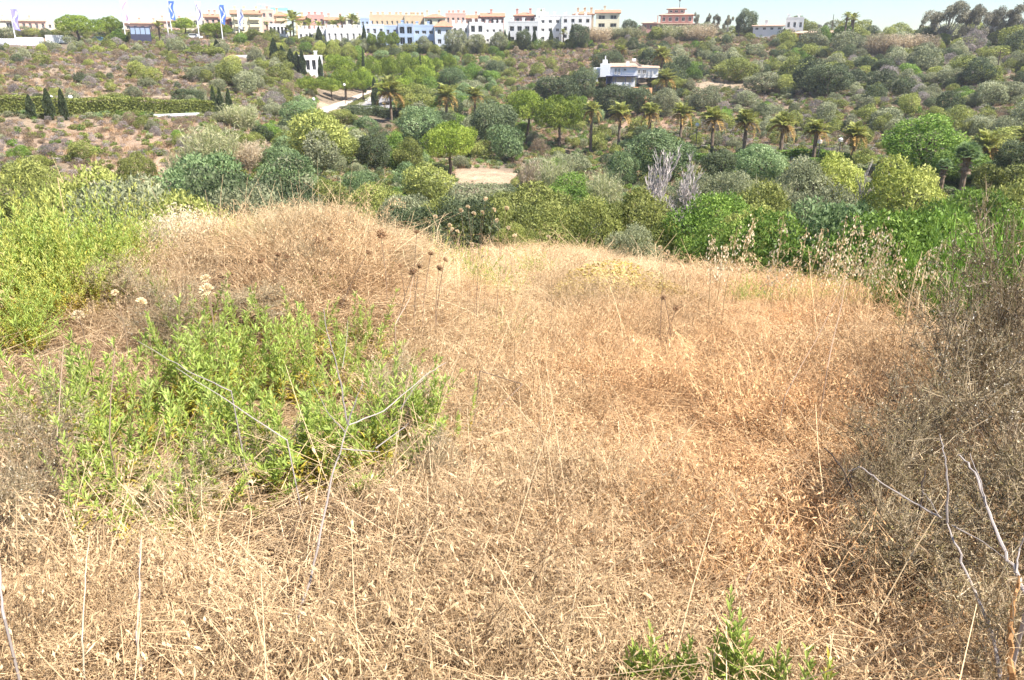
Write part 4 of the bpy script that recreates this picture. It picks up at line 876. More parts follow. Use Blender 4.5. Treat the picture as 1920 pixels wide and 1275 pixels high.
for i, (px, yt, yb, wp, lb, r) in enumerate([
 (734,146,212,58,'large feather palm at the right side of the entrance road',160),(838,158,224,48,'yellowish palm left one of the pair behind the solitary pine',148),(891,164,212,40,'yellowish palm right one of the pair behind the solitary pine',156),
 (1107,190,258,42,'first palm of the long row, beside the bright pine',136),(1160,193,262,46,'second palm of the long row',134),(1217,193,262,46,'third palm of the long row, on the red bank',132),(1275,194,264,46,'fourth palm of the long row, on the red bank',130),
 (1336,200,282,50,'fifth palm of the long row, beside the lamp post',118),(1394,206,282,52,'sixth palm of the long row',116),(1464,210,284,54,'seventh palm of the long row, above the dome tree',113),(1527,224,302,54,'eighth palm of the long row, nearest the lamp posts',105),(1600,230,312,54,'ninth palm of the long row, pale and leaning into the shrubs',103),
 (1846,244,300,72,'wide palm at the right behind the shaggy fan palm',98),(1240,88,134,38,'dark palm behind the right wing of the villa',198),(1250,130,162,42,'low bushy palm right of the villa',184),(1166,84,118,22,'pale palm behind the villa roof',214),(1920,232,300,60,'palm cut by the right frame edge',100)]):
    palm(px, yt, yb, wp*random.uniform(.74, .88), lb, r, 34)
for px, yt, yb, wp, lb, r in [(300,39,84,20,'thin lone palm right of the kiosk',252),(551,20,78,34,'big feather palm between the salmon block and the tan house',285),(580,34,66,22,'garden palm in front of the mauve pink house',292),(600,40,66,18,'small garden palm right of the mauve house',292),(545,46,76,22,'low garden palm beside the pergola',284),
 (628,36,64,20,'garden palm in front of the pink chimney house',290),(644,30,64,18,'slim palm left of the tall fan palms',290),(660,25,64,22,'tallest of the garden palms before the cream house',290),(670,32,64,18,'palm at the right of the garden palm group',290),(1017,17,40,8,'palm top behind the narrow white house',292),(1056,54,76,14,'small palm in front of the tiled awning',263),
 (504,40,66,10,'small round palm in front of the salmon block',288),(1580,22,78,18,'left one of the tall fan palms beside the bungalow',262),(1597,24,72,22,'right one of the tall fan palms beside the bungalow',264),(1591,26,74,16,'middle thin fan palm beside the bungalow',266)]:
    palm(px, yt, yb, wp, lb, r, 14, old=False)
# shaggy fan palm: leaf fans are a part each
def fan_leaf():
    mb = MB(); n_ = 22; a = np.linspace(-1.35, 1.35, n_); D = np.stack([np.cos(a), np.sin(a), -.25*np.abs(a)], -1); D = unit(D)
    P = np.tile([.45, 0, .1], (n_, 1)); mb.cards(P, D, unit(np.cross(D, [0, 0, 1.])), .6, .07, np.clip(rng.normal(.5, .2, n_), 0, 1)); mb.tubes([[[0, 0, 0], [.25, 0, .1], [.5, 0, .1]]], [[.02, .015, .01]], 4, .3)
    return mb
fanm = fan_leaf().mesh('fan_leaf', vm('blue')); fand = fan_leaf().mesh('fan_leaf_dead', veg('dead_fan', (.2, .13, .08), (.33, .23, .15), (.45, .35, .25)))
for px, yt, yb, wp, lb, r, nn in [(1800,270,380,66,'shaggy blue green fan palm in front of the big tree',72,46),(1765,300,372,40,'shorter fan palm half behind the big tree',76,30)]:
    x, y, z, h, wd, r = base(px, yt, yb, wp, r); fl = wd*.42; th = h-fl*.7; e = ob('fan_palm', None, loc=(x, y, z)); tag(e, lb, 'palm tree')
    ob('trunk', PT, e, scl=(.4, .4, th))
    for k in range(nn):
        t = k/nn; dead = t > .7
        ob('fan_leaf', fand if dead else fanm, e, loc=(0, 0, th*(1 if not dead else 1-(t-.7)*.8)), rot=(0, R(-70+t*125), k*2.399), scl=fl*(1 if not dead else .6))

# shrubs and reeds of their own
for k, px, yt, yb, wp, lb, r, fine in [
 ('olive',830,372,436,120,'olive clipped looking shrub at the left end of the valley thicket',40,True),('olive',925,376,440,130,'rounded olive shrub, second along the valley thicket',40,True),('olive',1020,378,440,130,'dense olive shrub in the middle of the valley thicket',39,True),
 ('olive',1110,372,440,130,'tall olive shrub right of the thicket middle',40,True),('olive',1190,360,442,120,'large olive shrub left of the bare trees',42,True),('dark',870,362,430,34,'small very dark upright bush in front of the valley thicket',39,True),('olive',990,348,392,170,'low olive green spreading bush behind the valley thicket',56,True),('grey',900,345,392,150,'greyish flat bush below the sandy clearing',66,True),
 ('bright',1070,330,384,130,'bright green leafy bush mass right of the sandy clearing',70,True),('dark',775,384,430,60,'dark leafy bush behind the dry grass mound',36,True),('grey',770,352,402,90,'dry grey bush left of the valley thicket',60,True),('olive',700,338,372,60,'yellow green rounded bush at the edge of the gully shade',66,True),
 ('bright',1330,420,474,120,'bright green feathery bush behind the oat stalks',26,True),('olive',1400,392,452,150,'yellow green feathery bush behind the oat stalks',31,True),('bright',1440,398,500,150,'blue green feathery dome in the middle behind the oat stalks',24,True),('blue',1560,375,500,190,'largest blue green feathery dome behind the oat stalks',25,True),
 ('bright',1640,392,505,130,'soft green dome right of the largest feathery dome',23,True),('olive',1420,345,400,110,'pale lime drooping bush behind the feathery bushes',44,True),('bright',1330,360,436,110,'lime green drooping shrub right of the bare trees',38,True),('grey',1530,352,410,90,'grey green shrub behind the largest dome',46,True),
 ('bright',1730,388,470,80,'lime green leafy shrub above the right narrow leaved shrub',24,True),('grey',1300,330,380,50,'pinkish grey dry shrub right of the pepper tree',64,True),('grey',1370,322,372,60,'pale grey shrub below the dome tree',64,True),
 ('olive',1250,412,466,80,'low olive brown shrub at the base of the bare trees',38,True),('olive',968,420,450,46,'pale green weeping bush at the far field edge',24,True),('grey',1185,425,460,44,'small grey green bush at the far field edge',24,True),
 ('blue',395,285,372,90,'grey green rounded shrub with a shaded hollow beside the track',62,True),('dark',445,322,386,64,'dark green round shrub at the gully mouth',56,True),('olive',258,288,338,50,'upright olive shrub on the left bank',80,True),('olive',60,292,342,110,'green shrub mass on the left bank at the frame edge',72,True),
 ('olive',190,322,372,90,'green shrub behind the left foreground bushes',48,True),('grey',270,334,392,120,'grey green soft shrub behind the pale grass',36,True),('olive',345,352,400,80,'olive shrub behind the pale grass clump',34,True),('grey',480,350,396,70,'grey green shrub behind the straw mound left side',40,True),
 ('dark',560,345,400,110,'dark shrub in the gully behind the straw mound',46,True),('bright',1800,350,420,130,'dark green shrub bank right of the yellow tree',50,True),('blue',1850,300,352,110,'blue green shrub left of the right edge tree',80,True),('olive',1880,340,400,100,'olive green shrub at the right edge',52,True)]:
    shrub(k, px, yt, yb, wp, lb, r, fine)
for px, yt, yb, wp, lb, r, dry in [(450,195,250,60,'tall pale reeds at the right end of the long hedge',116,False),(400,232,330,90,'yellow green reed clump above the sandy track',84,False),(350,275,335,50,'reed clump left of the track hollow',74,False),(470,262,318,56,'dry straw coloured reeds right of the track',84,True),(425,208,246,50,'pale reeds behind the hedge end',118,False),
 (1040,292,345,60,'green and straw reeds above the bright bush mass',78,False),(1000,298,340,50,'reed clump right of the sandy clearing',84,True),(1130,318,362,60,'fresh green reeds left of the bare trees',70,False),(1440,335,392,70,'broad leaved reeds below the dome tree',62,False),
 (1270,45,80,60,'silver green reed bank under the pink mansion, left part',272,False),(1310,44,80,60,'silver green reed bank under the pink mansion, right part',270,True),(1170,50,72,60,'green reed bank right of the cream house',276,False),(1115,50,78,60,'tan reed bank below the cream house',270,True),
 (1650,62,92,50,'tan reed bank, left part below the right ridge gap',240,True),(1695,62,92,60,'tan reed bank, middle part below the right ridge gap',240,True),(1735,64,90,40,'tan reed bank, right part beside the eucalyptus',240,True),(205,186,212,60,'pale grass tuft behind the hedge',130,True)]:
    reeds(px, yt, yb, wp, lb, r, dry)

for i in range(64):
    px = 545+i*8.9+random.uniform(-3, 3); k = random.choice(['olive', 'bright', 'dark', 'grey', 'olive'])
    yt = (72 if px < 690 else 80 if px < 940 else 74)+random.uniform(-3, 5)
    shrub(k, px, yt, 95, random.uniform(12, 22), {'olive': 'olive', 'bright': 'fresh green', 'dark': 'dark green', 'grey': 'grey green'}[k]+' garden shrub along the foot of the apartments', 262 if px > 680 else 272, group={'olive': 'olive', 'bright': 'fresh green', 'dark': 'dark green', 'grey': 'grey green'}[k]+' garden shrubs along the foot of the apartments')
for i in range(22):
    px = -5+i*24+random.uniform(-8, 8); k = random.choice(['olive', 'dark', 'grey'])
    shrub(k, px, 52+random.uniform(-4, 4)+(8 if px > 230 else 0), 70, random.uniform(22, 40), {'olive': 'olive', 'dark': 'dark', 'grey': 'grey'}[k]+' bush on the skyline slope among the flagpoles', 290, group={'olive': 'olive', 'dark': 'dark', 'grey': 'grey'}[k]+' bushes on the skyline slope among the flagpoles')
# ------------------------------------------------------------------ hillside scrub
REG = [ # x0,x1,y0,y1, phrase, weights, size range
 (-400,480,40,100,'below the flagpoles',dict(olive=.35,brown=.25,grey=.2,yellow=.05,twig=.1,bright=.05),(1.0,2.6),1.0),
 (-400,370,100,205,'on the brown slope above the long hedge',dict(brown=.42,olive=.22,twig=.2,grey=.06,yellow=.06,dark=.04),(.8,2.2),1.0),
 (-400,440,222,372,'on the rough bank below the long hedge',dict(brown=.28,olive=.27,twig=.2,bright=.12,grey=.08,yellow=.05),(.7,2.1),1.0),
 (370,560,100,230,'between the flat roofed cottage and the hedge',dict(grey=.36,olive=.26,twig=.16,yellow=.1,brown=.12),(1.4,3.4),1.2),
 (480,960,60,112,'under the apartments',dict(olive=.35,yellow=.2,brown=.2,dark=.15,bright=.1),(1.2,3),1.0),
 (560,960,112,215,'around the entrance road',dict(olive=.3,blue=.22,bright=.2,grey=.18,brown=.1),(1.4,3.2),1.0),
 (960,1180,70,165,'on the brown hillside left of the villa',dict(brown=.48,olive=.22,twig=.16,dark=.06,yellow=.08),(1.0,2.6),1.0),
 (1180,1470,55,125,'below the pink mansion',dict(grey=.26,olive=.26,brown=.26,dark=.16,bright=.06),(1.0,3.2),1.0),
 (1180,2400,55,175,'on the upper right hillside',dict(grey=.3,dark=.17,olive=.28,twig=.12,brown=.08,bright=.05),(1.6,4.2),1.3),
 (1180,2400,175,300,'above the row of palms',dict(grey=.30,olive=.30,brown=.10,dark=.08,twig=.14,bright=.08),(1.2,3.4),1.2),
 (960,1300,160,350,'between the villa and the pepper tree',dict(olive=.32,grey=.2,bright=.2,dark=.1,brown=.1,blue=.08),(1.2,3.0),1.1),
 (430,960,200,400,'in the gully wood',dict(olive=.32,grey=.2,dark=.14,blue=.2,bright=.14),(1.2,3.2),1.1),
 (-4000,4000,-900,2000,'on the valley floor',dict(olive=.3,grey=.24,blue=.18,bright=.12,yellow=.06,dark=.1),(1.0,2.6),1.0)]
def near_soil(x, y):
    k = np.zeros(len(x))
    for sx, sy, rad, c, s in SOIL: k = np.maximum(k, np.clip(1.2-np.hypot(x-sx, y-sy)/rad, 0, 1)*s)
    return k
NO = []  # keep clear of scrub: (px0, px1, py0, py1)
NO += [(590, 735, 168, 240), (1108, 1236, 112, 160), (1196, 1226, 160, 188), (418, 466, 104, 124), (560, 606, 104, 134), (248, 282, 50, 68), (-20, 130, 72, 92), (855, 965, 316, 368)]
def scatter_pts(N_, r0, r1, a0=-44, a1=44):
    az = R(1)*rng.uniform(a0, a1, N_); r = np.sqrt(rng.uniform(r0**2, r1**2, N_)); x = np.sin(az)*r; y = np.cos(az)*r; z = tz(x, y)
    px, py, d = proj(x, y, z); return x, y, z, px, py, r
def classify(px, py):
    out = np.full(len(px), len(REG)-1)
    for i in range(len(REG)-2, -1, -1):
        g = REG[i]; m = (px >= g[0]) & (px < g[1]) & (py >= g[2]) & (py < g[3]); out[m] = i
    return out
def blocked(px, py, pad=0):
    m = np.zeros(len(px), bool)
    for a, b, c, d in NO: m |= (px > a-pad) & (px < b+pad) & (py > c) & (py < d)
    return m
KEYS = ['olive', 'dark', 'grey', 'brown', 'bright', 'blue', 'yellow', 'twig']
ADJ = {'olive': 'olive green rounded shrub', 'dark': 'dark green rounded shrub', 'grey': 'grey green rounded shrub', 'brown': 'dry brown low shrub', 'bright': 'bright green leafy shrub', 'blue': 'blue green leafy shrub', 'yellow': 'yellow green small shrub', 'twig': 'grey leafless twiggy shrub'}
PL = {k: v.replace('shrub', 'shrubs') for k, v in ADJ.items()}
x, y, z, px, py, r = scatter_pts(6800, 42, 330)
cl = classify(px, py); ok = ~blocked(px, py) & (near_soil(x, y) < .45) & (rng.uniform(0, 1, len(x)) < np.array([g[7] for g in REG])[cl]/1.3) & ~((r > 285) & (px < 1160) & (px > -100) & (py < 75))
pn = fbm(x/16, y/16, 77)
x, y, z, px, py, r, cl, pn = [q[ok] for q in (x, y, z, px, py, r, cl, pn)]
kinds = []; size = np.zeros(len(x))
for i in range(len(x)):
    g = REG[cl[i]]; ks = list(g[5]); ws = np.array([g[5][k] for k in ks]); ph = np.array([math.sin((hash_*1.7)+pn[i]*22) for hash_ in range(len(ks))])
    ws = ws*np.exp(1.1*ph); kinds.append(ks[rng.choice(len(ks), p=ws/ws.sum())]); size[i] = rng.uniform(g[6][0], g[6][1]*1.25)*(.75+.5*rng.random()**3*1.6)
    if kinds[-1] in ('brown', 'twig', 'yellow'): size[i] *= .7
rowm = (px > 1070) & (px < 1660) & (r > 84) & (r < 136); size[rowm] *= .6; rd = (px > 560) & (px < 760) & (r > 105) & (r < 175); size[rd] *= .75
kinds = np.array(kinds); hgt = size*rng.uniform(.5, .95, len(size))
vis = (px > -30) & (px < 1950) & (py < 500)
rank = np.argsort(-(size/r)*vis)
top = rank[:235]; rest = rank[235:]
for i in top:
    k = kinds[i]; ph = REG[cl[i]][4]
    o = ob('shrub', SHR[k, random.randrange(3)], loc=(x[i], y[i], z[i]-.1), rot=(0, 0, random.uniform(0, 6.28)), scl=(size[i]*1.15, size[i]*1.15, hgt[i]*1.2))
    tag(o, ADJ[k]+' '+ph, 'shrub', PL[k]+' '+ph)
ml = [SHR[k, v] for k in KEYS for v in range(3)]
idx = np.array([KEYS.index(k)*3+rng.integers(3) for k in kinds[rest]])
def rz(N_): return np.stack([np.zeros(N_), np.zeros(N_), rng.uniform(0, 6.28, N_)], -1)
scatter('scrub', ml, np.stack([x[rest], y[rest], z[rest]-.1], -1), rz(len(rest)), np.stack([size[rest]*1.15, size[rest]*1.15, hgt[rest]*1.2], -1), idx, label='scrub shrubs covering the hillsides')
# low ground cover: small cushions and dry tufts
LOW = []
for k in KEYS:
    mb = MB(); lobes_crown(mb, 6, 300, .17, zc=.35, rx=.3, rz=.3, lr=(.2, .3), up=.5, aspect=.5 if k not in ('twig', 'brown') else .25); LOW.append(mb.mesh('low_'+k, vm(k)))
def tuft(n_, h0, h1, wd, spread, bend, mat, tm=.5, ts=.25, name='tuft', seg=4):
    mb = MB(); a = rng.uniform(0, 6.28, n_); q = np.sqrt(rng.uniform(0, 1, n_))*spread; h = rng.uniform(h0, h1, n_)
    P0 = np.stack([q*np.cos(a), q*np.sin(a), -.02+0*q], -1); b = rng.normal(0, 1, (n_, 3))*[1, 1, 0]; b = unit(b)*rng.uniform(.1, 1, (n_, 1))*bend
    t = np.linspace(0, 1, seg)[None, :, None]; P = P0[:, None]+np.array([0, 0, 1.])*(t-.35*t**2*np.linalg.norm(b, axis=-1)[:, None, None])*h[:, None, None]+b[:, None]*h[:, None, None]*t**1.7
    mb.ribbons(P, np.linspace(1, .25, seg)[None]*wd*rng.uniform(.6, 1.4, (n_, 1)), perp(np.tile([0, 0, 1.], (n_, 1))), np.clip(rng.normal(tm, ts, n_), 0, 1)); return mb
straw = veg('straw', (.16, .10, .06), (.56, .42, .27), (.92, .78, .55), trans=.25, rnd=.2, inst=True)
for v in range(2): LOW.append(tuft(46, .4, 1, .035, .5, .5, straw).mesh('dry_tuft', straw))
x, y, z, px, py, r = scatter_pts(120000, 26, 310)
cl = classify(px, py); ns_ = near_soil(x, y); ok = ~blocked(px, py) & (rng.uniform(0, 1, len(x)) > ns_*.8) & (r > 24+8*np.cos(np.arctan2(x, y)*2))
x, y, z, px, py, r, cl = [q[ok] for q in (x, y, z, px, py, r, cl)]
pn = fbm(x/7, y/7, 99); idx = np.zeros(len(x), int)
for g in range(len(REG)):
    m = np.where(cl == g)[0]
    if not len(m): continue
    ks = list(REG[g][5]); ws = np.array([REG[g][5][k]*(1.6 if k in ('brown', 'twig') else 1) for k in ks]); c = rng.choice(len(ks), len(m), p=ws/ws.sum()); idx[m] = np.array([KEYS.index(k) for k in ks])[c]
    dry = rng.uniform(0, 1, len(m)) < .30+pn[m]; idx[m[dry]] = len(KEYS)+rng.integers(0, 2, dry.sum())
sz = rng.uniform(.45, 1.25, len(x)); hs = sz*rng.uniform(.5, .9, len(x))
ic = np.tile([.85, .72, .62], (len(x), 1))*rng.uniform(.8, 1.1, (len(x), 1))
scatter('ground_cover', LOW, np.stack([x, y, z-.04], -1), rz(len(x)), np.stack([sz, sz, hs], -1), idx, ic, label='low scrub and dry tufts covering the slopes')

# ------------------------------------------------------------------ foreground field
PLANTS = [
 (430,720,.42,60,'tall green leafy plant at the back centre of the big left clump',1.05),(590,740,.42,56,'green leafy plant in front of the brown thistle heads',1.0),(330,800,.40,50,'green leafy plant with shoots leaning left in the big clump',1.0),(170,800,.28,30,'separate small green plant at the left end of the clump',1.0),
 (480,860,.34,46,'green plant in the dense middle of the big clump',.9),(600,900,.26,44,'yellowing plant with gold lower leaves at the front of the clump',.9),(690,870,.24,34,'green plant right of the tall grey dead stalk',.9),(790,830,.24,30,'pale green plant at the right end of the clump',.75),
 (270,930,.28,20,'thin green shoots lying forward at the clump front',.75),(370,1030,.12,7,'few green shoots low in the straw, lowest of the clump',.5),(170,950,.16,9,'sparse green shoots at the front left of the clump',.7),(565,945,.05,4,'tiny green sprig at the foot of the grey stalk',.35),(680,935,.05,4,'tiny green sprig lying right of the grey stalk',.35),
 (230,985,.2,12,'green shoots reaching forward over the dark twigs at the clump front',.8),(190,890,.2,14,'green shoots leaning out at the far left front of the clump',.85),(330,1000,.16,9,'low green shoots right of the forward ones',.65),(440,960,.2,12,'yellow green shoots below the dense middle of the clump',.75),(150,760,.18,14,'upright green shoots at the left end above the grey twigs',.9),(750,760,.2,16,'thin pale green shoots behind the right end of the clump',.8),
 (560,650,.35,40,'green plant behind the clump in the dry grass',.9),(680,640,.22,26,'feathery green plant right of the thistle stems',.9),(400,640,.35,34,'green plant at the upper left of the clump',.9)]
CLUMP = [(*hit(a[0], a[1]+55*a[5])[:2], a[2]*1.3) for a in PLANTS]
def spikelets(mb, P, D, L, W, tint):
    D = unit(D); U = perp(D); mb.cards(P, D, U, L, W, tint); mb.cards(P, D, np.cross(D, U), L, W, np.clip(tint+.1, 0, 1))
def oat_head(mb, tip, n_, ext, L=.024, W=.0045):
    """drooping spikelets round the top of a stalk ending at tip"""
    a = rng.uniform(0, 6.28, n_); q = rng.uniform(.15, 1, n_)*ext*.45; zz = -rng.uniform(0, 1, n_)*ext
    P = tip+np.stack([np.cos(a)*q*(1-zz/ext*.2), np.sin(a)*q, zz], -1)
    D = np.stack([np.cos(a)*.3, np.sin(a)*.3, -np.ones(n_)], -1)+rng.normal(0, .25, (n_, 3)); spikelets(mb, P, D, L*rng.uniform(.7, 1.2, n_), W, np.clip(rng.normal(.8, .12, n_), 0, 1))
    st = tip+np.stack([0*q, 0*q, zz*.9+.02], -1); mb.tubes(np.stack([st, P], 1), np.full((n_, 2), .0005), 3, .6)
FG = []
def mk(name, f, k):
    return [f() for _ in range(k)]
def compose(mix, n_, rad, lo=.5, hi=1.2):
    """a small patch of ground made of many tufts, each turned, scaled and toned on its own"""
    out = MB(); ks = [k for k, w_ in mix]; ws = np.array([w_ for k, w_ in mix], float); ws /= ws.sum()
    for j in range(n_):
        L_ = ks[rng.choice(len(ks), p=ws)]; src_ = L_[rng.integers(len(L_))]; a = rng.uniform(0, 6.28); c, s = math.cos(a), math.sin(a); M_ = np.array([[c, s, 0], [-s, c, 0], [0, 0, 1.]])
        q = rad*math.sqrt(rng.uniform()); b = rng.uniform(0, 6.28); sc1 = rng.uniform(.8, 1.25); off = np.array([math.cos(b)*q, math.sin(b)*q, 0]); tl = np.array([rng.normal(0, .15), rng.normal(0, .15), 0]); dt = rng.normal(0, .10); vz_ = rng.uniform(lo, hi)
        for V in src_.V:
            W_ = V*[sc1, sc1, sc1*vz_]; W_ = W_+W_[:, 2:3]*tl; out.V.append(W_@M_+off)
        for T_ in src_.T: out.T.append(np.clip(T_+dt, 0, 1))
        out.m += src_.m; out.k += src_.k
    return out
I_straw = mk('straw_tuft', lambda: tuft(64, .10, .36, .0026, .13, .8, straw, .55, .25, seg=5), 4)
def oat():
    mb = tuft(28, .2, .45, .0022, .10, .4, straw, .6, .2, seg=5)
    for _ in range(7):
        p = rng.normal(0, .06, 3)*[1, 1, 0]; l_ = rng.normal(0, .09, 3)*[1, 1, 0]; h = rng.uniform(.35, .58); P = np.stack([p+l_*t**1.5+np.array([0, 0, h*t]) for t in np.linspace(0, 1, 5)])
        mb.tubes(P[None], np.linspace(.0013, .0007, 5)[None], 3, .6); oat_head(mb, P[-1], 9, .14)
    return mb
I_oat = mk('oat_tuft', oat, 3)
def fine():
    mb = tuft(90, .12, .34, .0022, .13, .22, straw, .45, .2, seg=4); n_ = 60
    a = rng.uniform(0, 6.28, n_); q = np.sqrt(rng.uniform(0, 1, n_))*.15; P = np.stack([q*np.cos(a), q*np.sin(a), rng.uniform(.12, .34, n_)], -1)
    spikelets(mb, P, rdir(n_)+[0, 0, .2], .018, .004, np.clip(rng.normal(.85, .1, n_), 0, 1)); return mb
I_fine = mk('fine_grass', fine, 3)
def litter():
    mb = MB(); n_ = 110; c = rng.normal(0, .13, (n_, 3))*[1, 1, 0]; c[:, 2] = rng.uniform(.01, .11, n_); a = rng.uniform(0, 6.28, n_); L = rng.uniform(.05, .2, n_)[:, None]
    d = np.stack([np.cos(a), np.sin(a), rng.normal(0, .28, n_)], -1); b = rng.normal(0, .03, (n_, 3)); P = np.stack([c-d*L, c-d*L*.3+b, c+d*L*.3+b, c+d*L], 1)
    mb.ribbons(P, rng.uniform(.0012, .0030, (n_, 1))*np.ones((1, 4)), perp(d), np.clip(rng.normal(.5, .3, n_), 0, 1))
    n2 = 40; P = rng.normal(0, .13, (n2, 3)); P[:, 2] = rng.uniform(.01, .1, n2); spikelets(mb, P, rdir(n2), .02, .0045, np.clip(rng.normal(.75, .15, n2), 0, 1)); return mb
I_lit = mk('straw_litter', litter, 4)
def twigs():
    S, Q, T_ = branch_tree(3, int(rng.integers(1e6)), upb=.5, n0=5, l0=.16, r0=.0022, ang=.7, kids=3, shrink=.7); mb = MB(); mb.tubes(S, np.maximum(Q, .0007), 3, np.clip(rng.normal(.35, .2, len(S)), 0, 1)); return mb
I_twig = mk('dead_twigs', twigs, 3)
def leafy():
    mb = tuft(30, .1, .25, .003, .1, .5, straw, .4, .2, seg=4); n_ = 120; P = rng.normal(0, .1, (n_, 3)); P[:, 2] = rng.uniform(.04, .26, n_)*(1-np.hypot(P[:, 0], P[:, 1])*1.5); mb.cards(P, rdir(n_), rdir(n_), .03, .014, np.clip(rng.normal(.6, .25, n_), 0, 1)); return mb
I_leaf = mk('dry_leaves', leafy, 2)
def longs():
    mb = MB(); n_ = 7; c = rng.normal(0, .15, (n_, 3))*[1, 1, 0]; a = rng.uniform(0, 6.28, n_); L = rng.uniform(.2, .75, n_)[:, None]; el = rng.uniform(.05, 1.45, n_)
    d = np.stack([np.cos(a)*np.cos(el), np.sin(a)*np.cos(el), np.sin(el)], -1); b = rng.normal(0, .02, (n_, 3)); P = np.stack([c, c+d*L*.35+b, c+d*L*.7+b, c+d*L], 1)
    mb.tubes(P, np.linspace(.0014, .0007, 4)[None]*np.ones((n_, 1)), 3, np.clip(rng.normal(.75, .2, n_), 0, 1)); return mb
I_long = mk('long_straw', longs, 4)
def far_edge(az):   # how far the open field reaches in each direction
    px = 960+np.tan(az)*FPX*1.03
    return np.interp(px, [-400, 0, 430, 700, 800, 1250, 1320, 1500, 1700, 2300], [9.5, 10, 11, 13, 25, 27, 20, 13, 11, 10])
FG = []; PK = {}
for key, mix, cnt, lo, hi in (('straw', [(I_lit, .24), (I_straw, .22), (I_oat, .36), (I_long, .22), (I_leaf, .05), (I_twig, .04)], 6, .45, 1.15), ('orange', [(I_fine, .58), (I_lit, .14), (I_oat, .22), (I_long, .04), (I_straw, .06)], 4, .6, 1.15),
                              ('grey', [(I_twig, .26), (I_lit, .62), (I_straw, .12), (I_long, .03)], 4, .5, 1.1), ('low', [(I_lit, .8), (I_leaf, .06), (I_straw, .12), (I_twig, .05)], 3, .3, .7)):
    PK[key] = []
    for _ in range(cnt): PK[key].append(len(FG)); FG.append(compose(mix, 34, .33, lo, hi).mesh('grass_patch', straw))
def field(N_, r0, r1):
    az = R(1)*rng.uniform(-42, 42, N_); r = np.sqrt(rng.uniform(r0**2, r1**2, N_)); m = r < far_edge(az)*1.1; az, r = az[m], r[m]
    x = np.sin(az)*r; y = np.cos(az)*r; z = tz(x, y); px, py, d = proj(x, y, z+.15); return x, y, z, px, py, r
x, y, z, px, py, r = [np.concatenate(q) for q in zip(field(200, .9, 4.2), field(720, 4.0, 11), field(1500, 10.5, 28))]
def blob(cx_, cy_, rx, ry, s=1): return np.clip(1.35-np.hypot((px-cx_)/rx, (py-cy_)/ry), 0, 1)*s
nz = fbm(x/.8, y/.8, 41); nz2 = fbm(x/.35, y/.35, 43)
org = np.clip(blob(1420, 830, 330, 230)+blob(1100, 720, 240, 140, .5)+blob(1500, 560, 220, 90, .7)+blob(560, 440, 190, 70, .25)+blob(900, 480, 220, 60, .3)+blob(1500, 1000, 200, 150, .4)+nz*.9, 0, 1)
gry = np.clip(blob(150, 600, 240, 100, .8)+blob(800, 1100, 500, 120, .35)+blob(60, 850, 220, 220, 1.0)+blob(500, 520, 160, 70, .7)+blob(1560, 1120, 160, 160, .7)+blob(1450, 640, 150, 60, .5)+blob(1800, 760, 160, 120, .7)+blob(330, 960, 330, 130, .35)-nz*.8, 0, 1)
gry *= (1-org*.7)
N_ = len(x); u = rng.uniform(0, 1, N_); idx = np.zeros(N_, int)
und = np.zeros(N_)
for cx_, cy_, rad in CLUMP: und = np.maximum(und, np.clip(1.6-np.hypot(x-cx_, y-cy_)/rad*1.1, 0, 1))
for i in range(N_):
    c = 'low' if u[i] < 1.1*und[i]+.28 else ('orange' if rng.random() < org[i]*.95 else ('grey' if rng.random() < gry[i]*.9 else 'straw'))
    idx[i] = PK[c][rng.integers(len(PK[c]))]
base_c = np.array([1.0, .92, .80]); c_or = np.array([1.06, .84, .64]); c_gr = np.array([.74, .67, .63])
ic = base_c*(1-org[:, None])*(1-gry[:, None])+c_or*org[:, None]+c_gr*gry[:, None]*(1-org[:, None])
ic = np.clip(ic*(1+.5*nz2[:, None])*rng.uniform(.8, 1.15, (N_, 1)), 0, 1.3)
sc_ = rng.uniform(.75, 1.3, N_)*(1+.2*np.clip((r-8)/10, 0, 1))
vert = .58+.95*np.clip(fbm(x/1.1, y/1.1, 51), -.3, .5)
sc_ = sc_*np.where(r > 10.5, 1.7, 1.0)
rt = np.stack([rng.normal(0, .05, N_), rng.normal(0, .05, N_), rng.uniform(0, 6.28, N_)], -1)
scatter('dry_grass', FG, np.stack([x, y, z-.01], -1), rt, np.stack([sc_*1.15, sc_*1.15, np.minimum(sc_, 1.25)*vert*(1-.15*org)*rng.uniform(.75, 1.15, N_)], -1), idx, ic, label='bleached straw grass and litter covering the foreground field')

# ---------------- green leafy plants (upright shoots with narrow leaves)
gleaf = veg('shoot_leaf', (.60, .47, .08), (.33, .42, .07), (.46, .56, .16), trans=.38, rough=.45, rnd=.18)
ystem = veg('shoot_stem', (.22, .16, .08), (.3, .3, .1), (.35, .4, .12), trans=0)
deadleaf = veg('dead_leaf', (.25, .17, .08), (.5, .38, .2), (.7, .58, .36), trans=.25)
def leaf_geom(mb, P, D, L, W, tint):
    """a folded lance shaped leaf: four faces round a midrib"""
    n_ = len(P); L = np.broadcast_to(L, (n_,))[:, None]; W = np.broadcast_to(W, (n_,))[:, None]; U = unit(np.cross(D, np.array([0, 0, 1.])+rng.normal(0, .15, (n_, 3)))); Nn = np.cross(U, D)
    b = P; t = P+D*L-Nn*L*.12; m = P+D*L*.55+Nn*0; l = m-U*W*.5+Nn*W*.18; r_ = m+U*W*.5+Nn*W*.18; m2 = m
    mb.tris(np.stack([b, m2, l], 1), tint); mb.tris(np.stack([b, r_, m2], 1), tint); mb.tris(np.stack([l, m2, t], 1), tint); mb.tris(np.stack([m2, r_, t], 1), tint)
def shoot_axis(h, lean):
    a = rng.uniform(0, 6.28); t = np.linspace(0, 1, 7); return np.stack([np.cos(a)*lean*t**1.6, np.sin(a)*lean*t**1.6, h*t], -1)
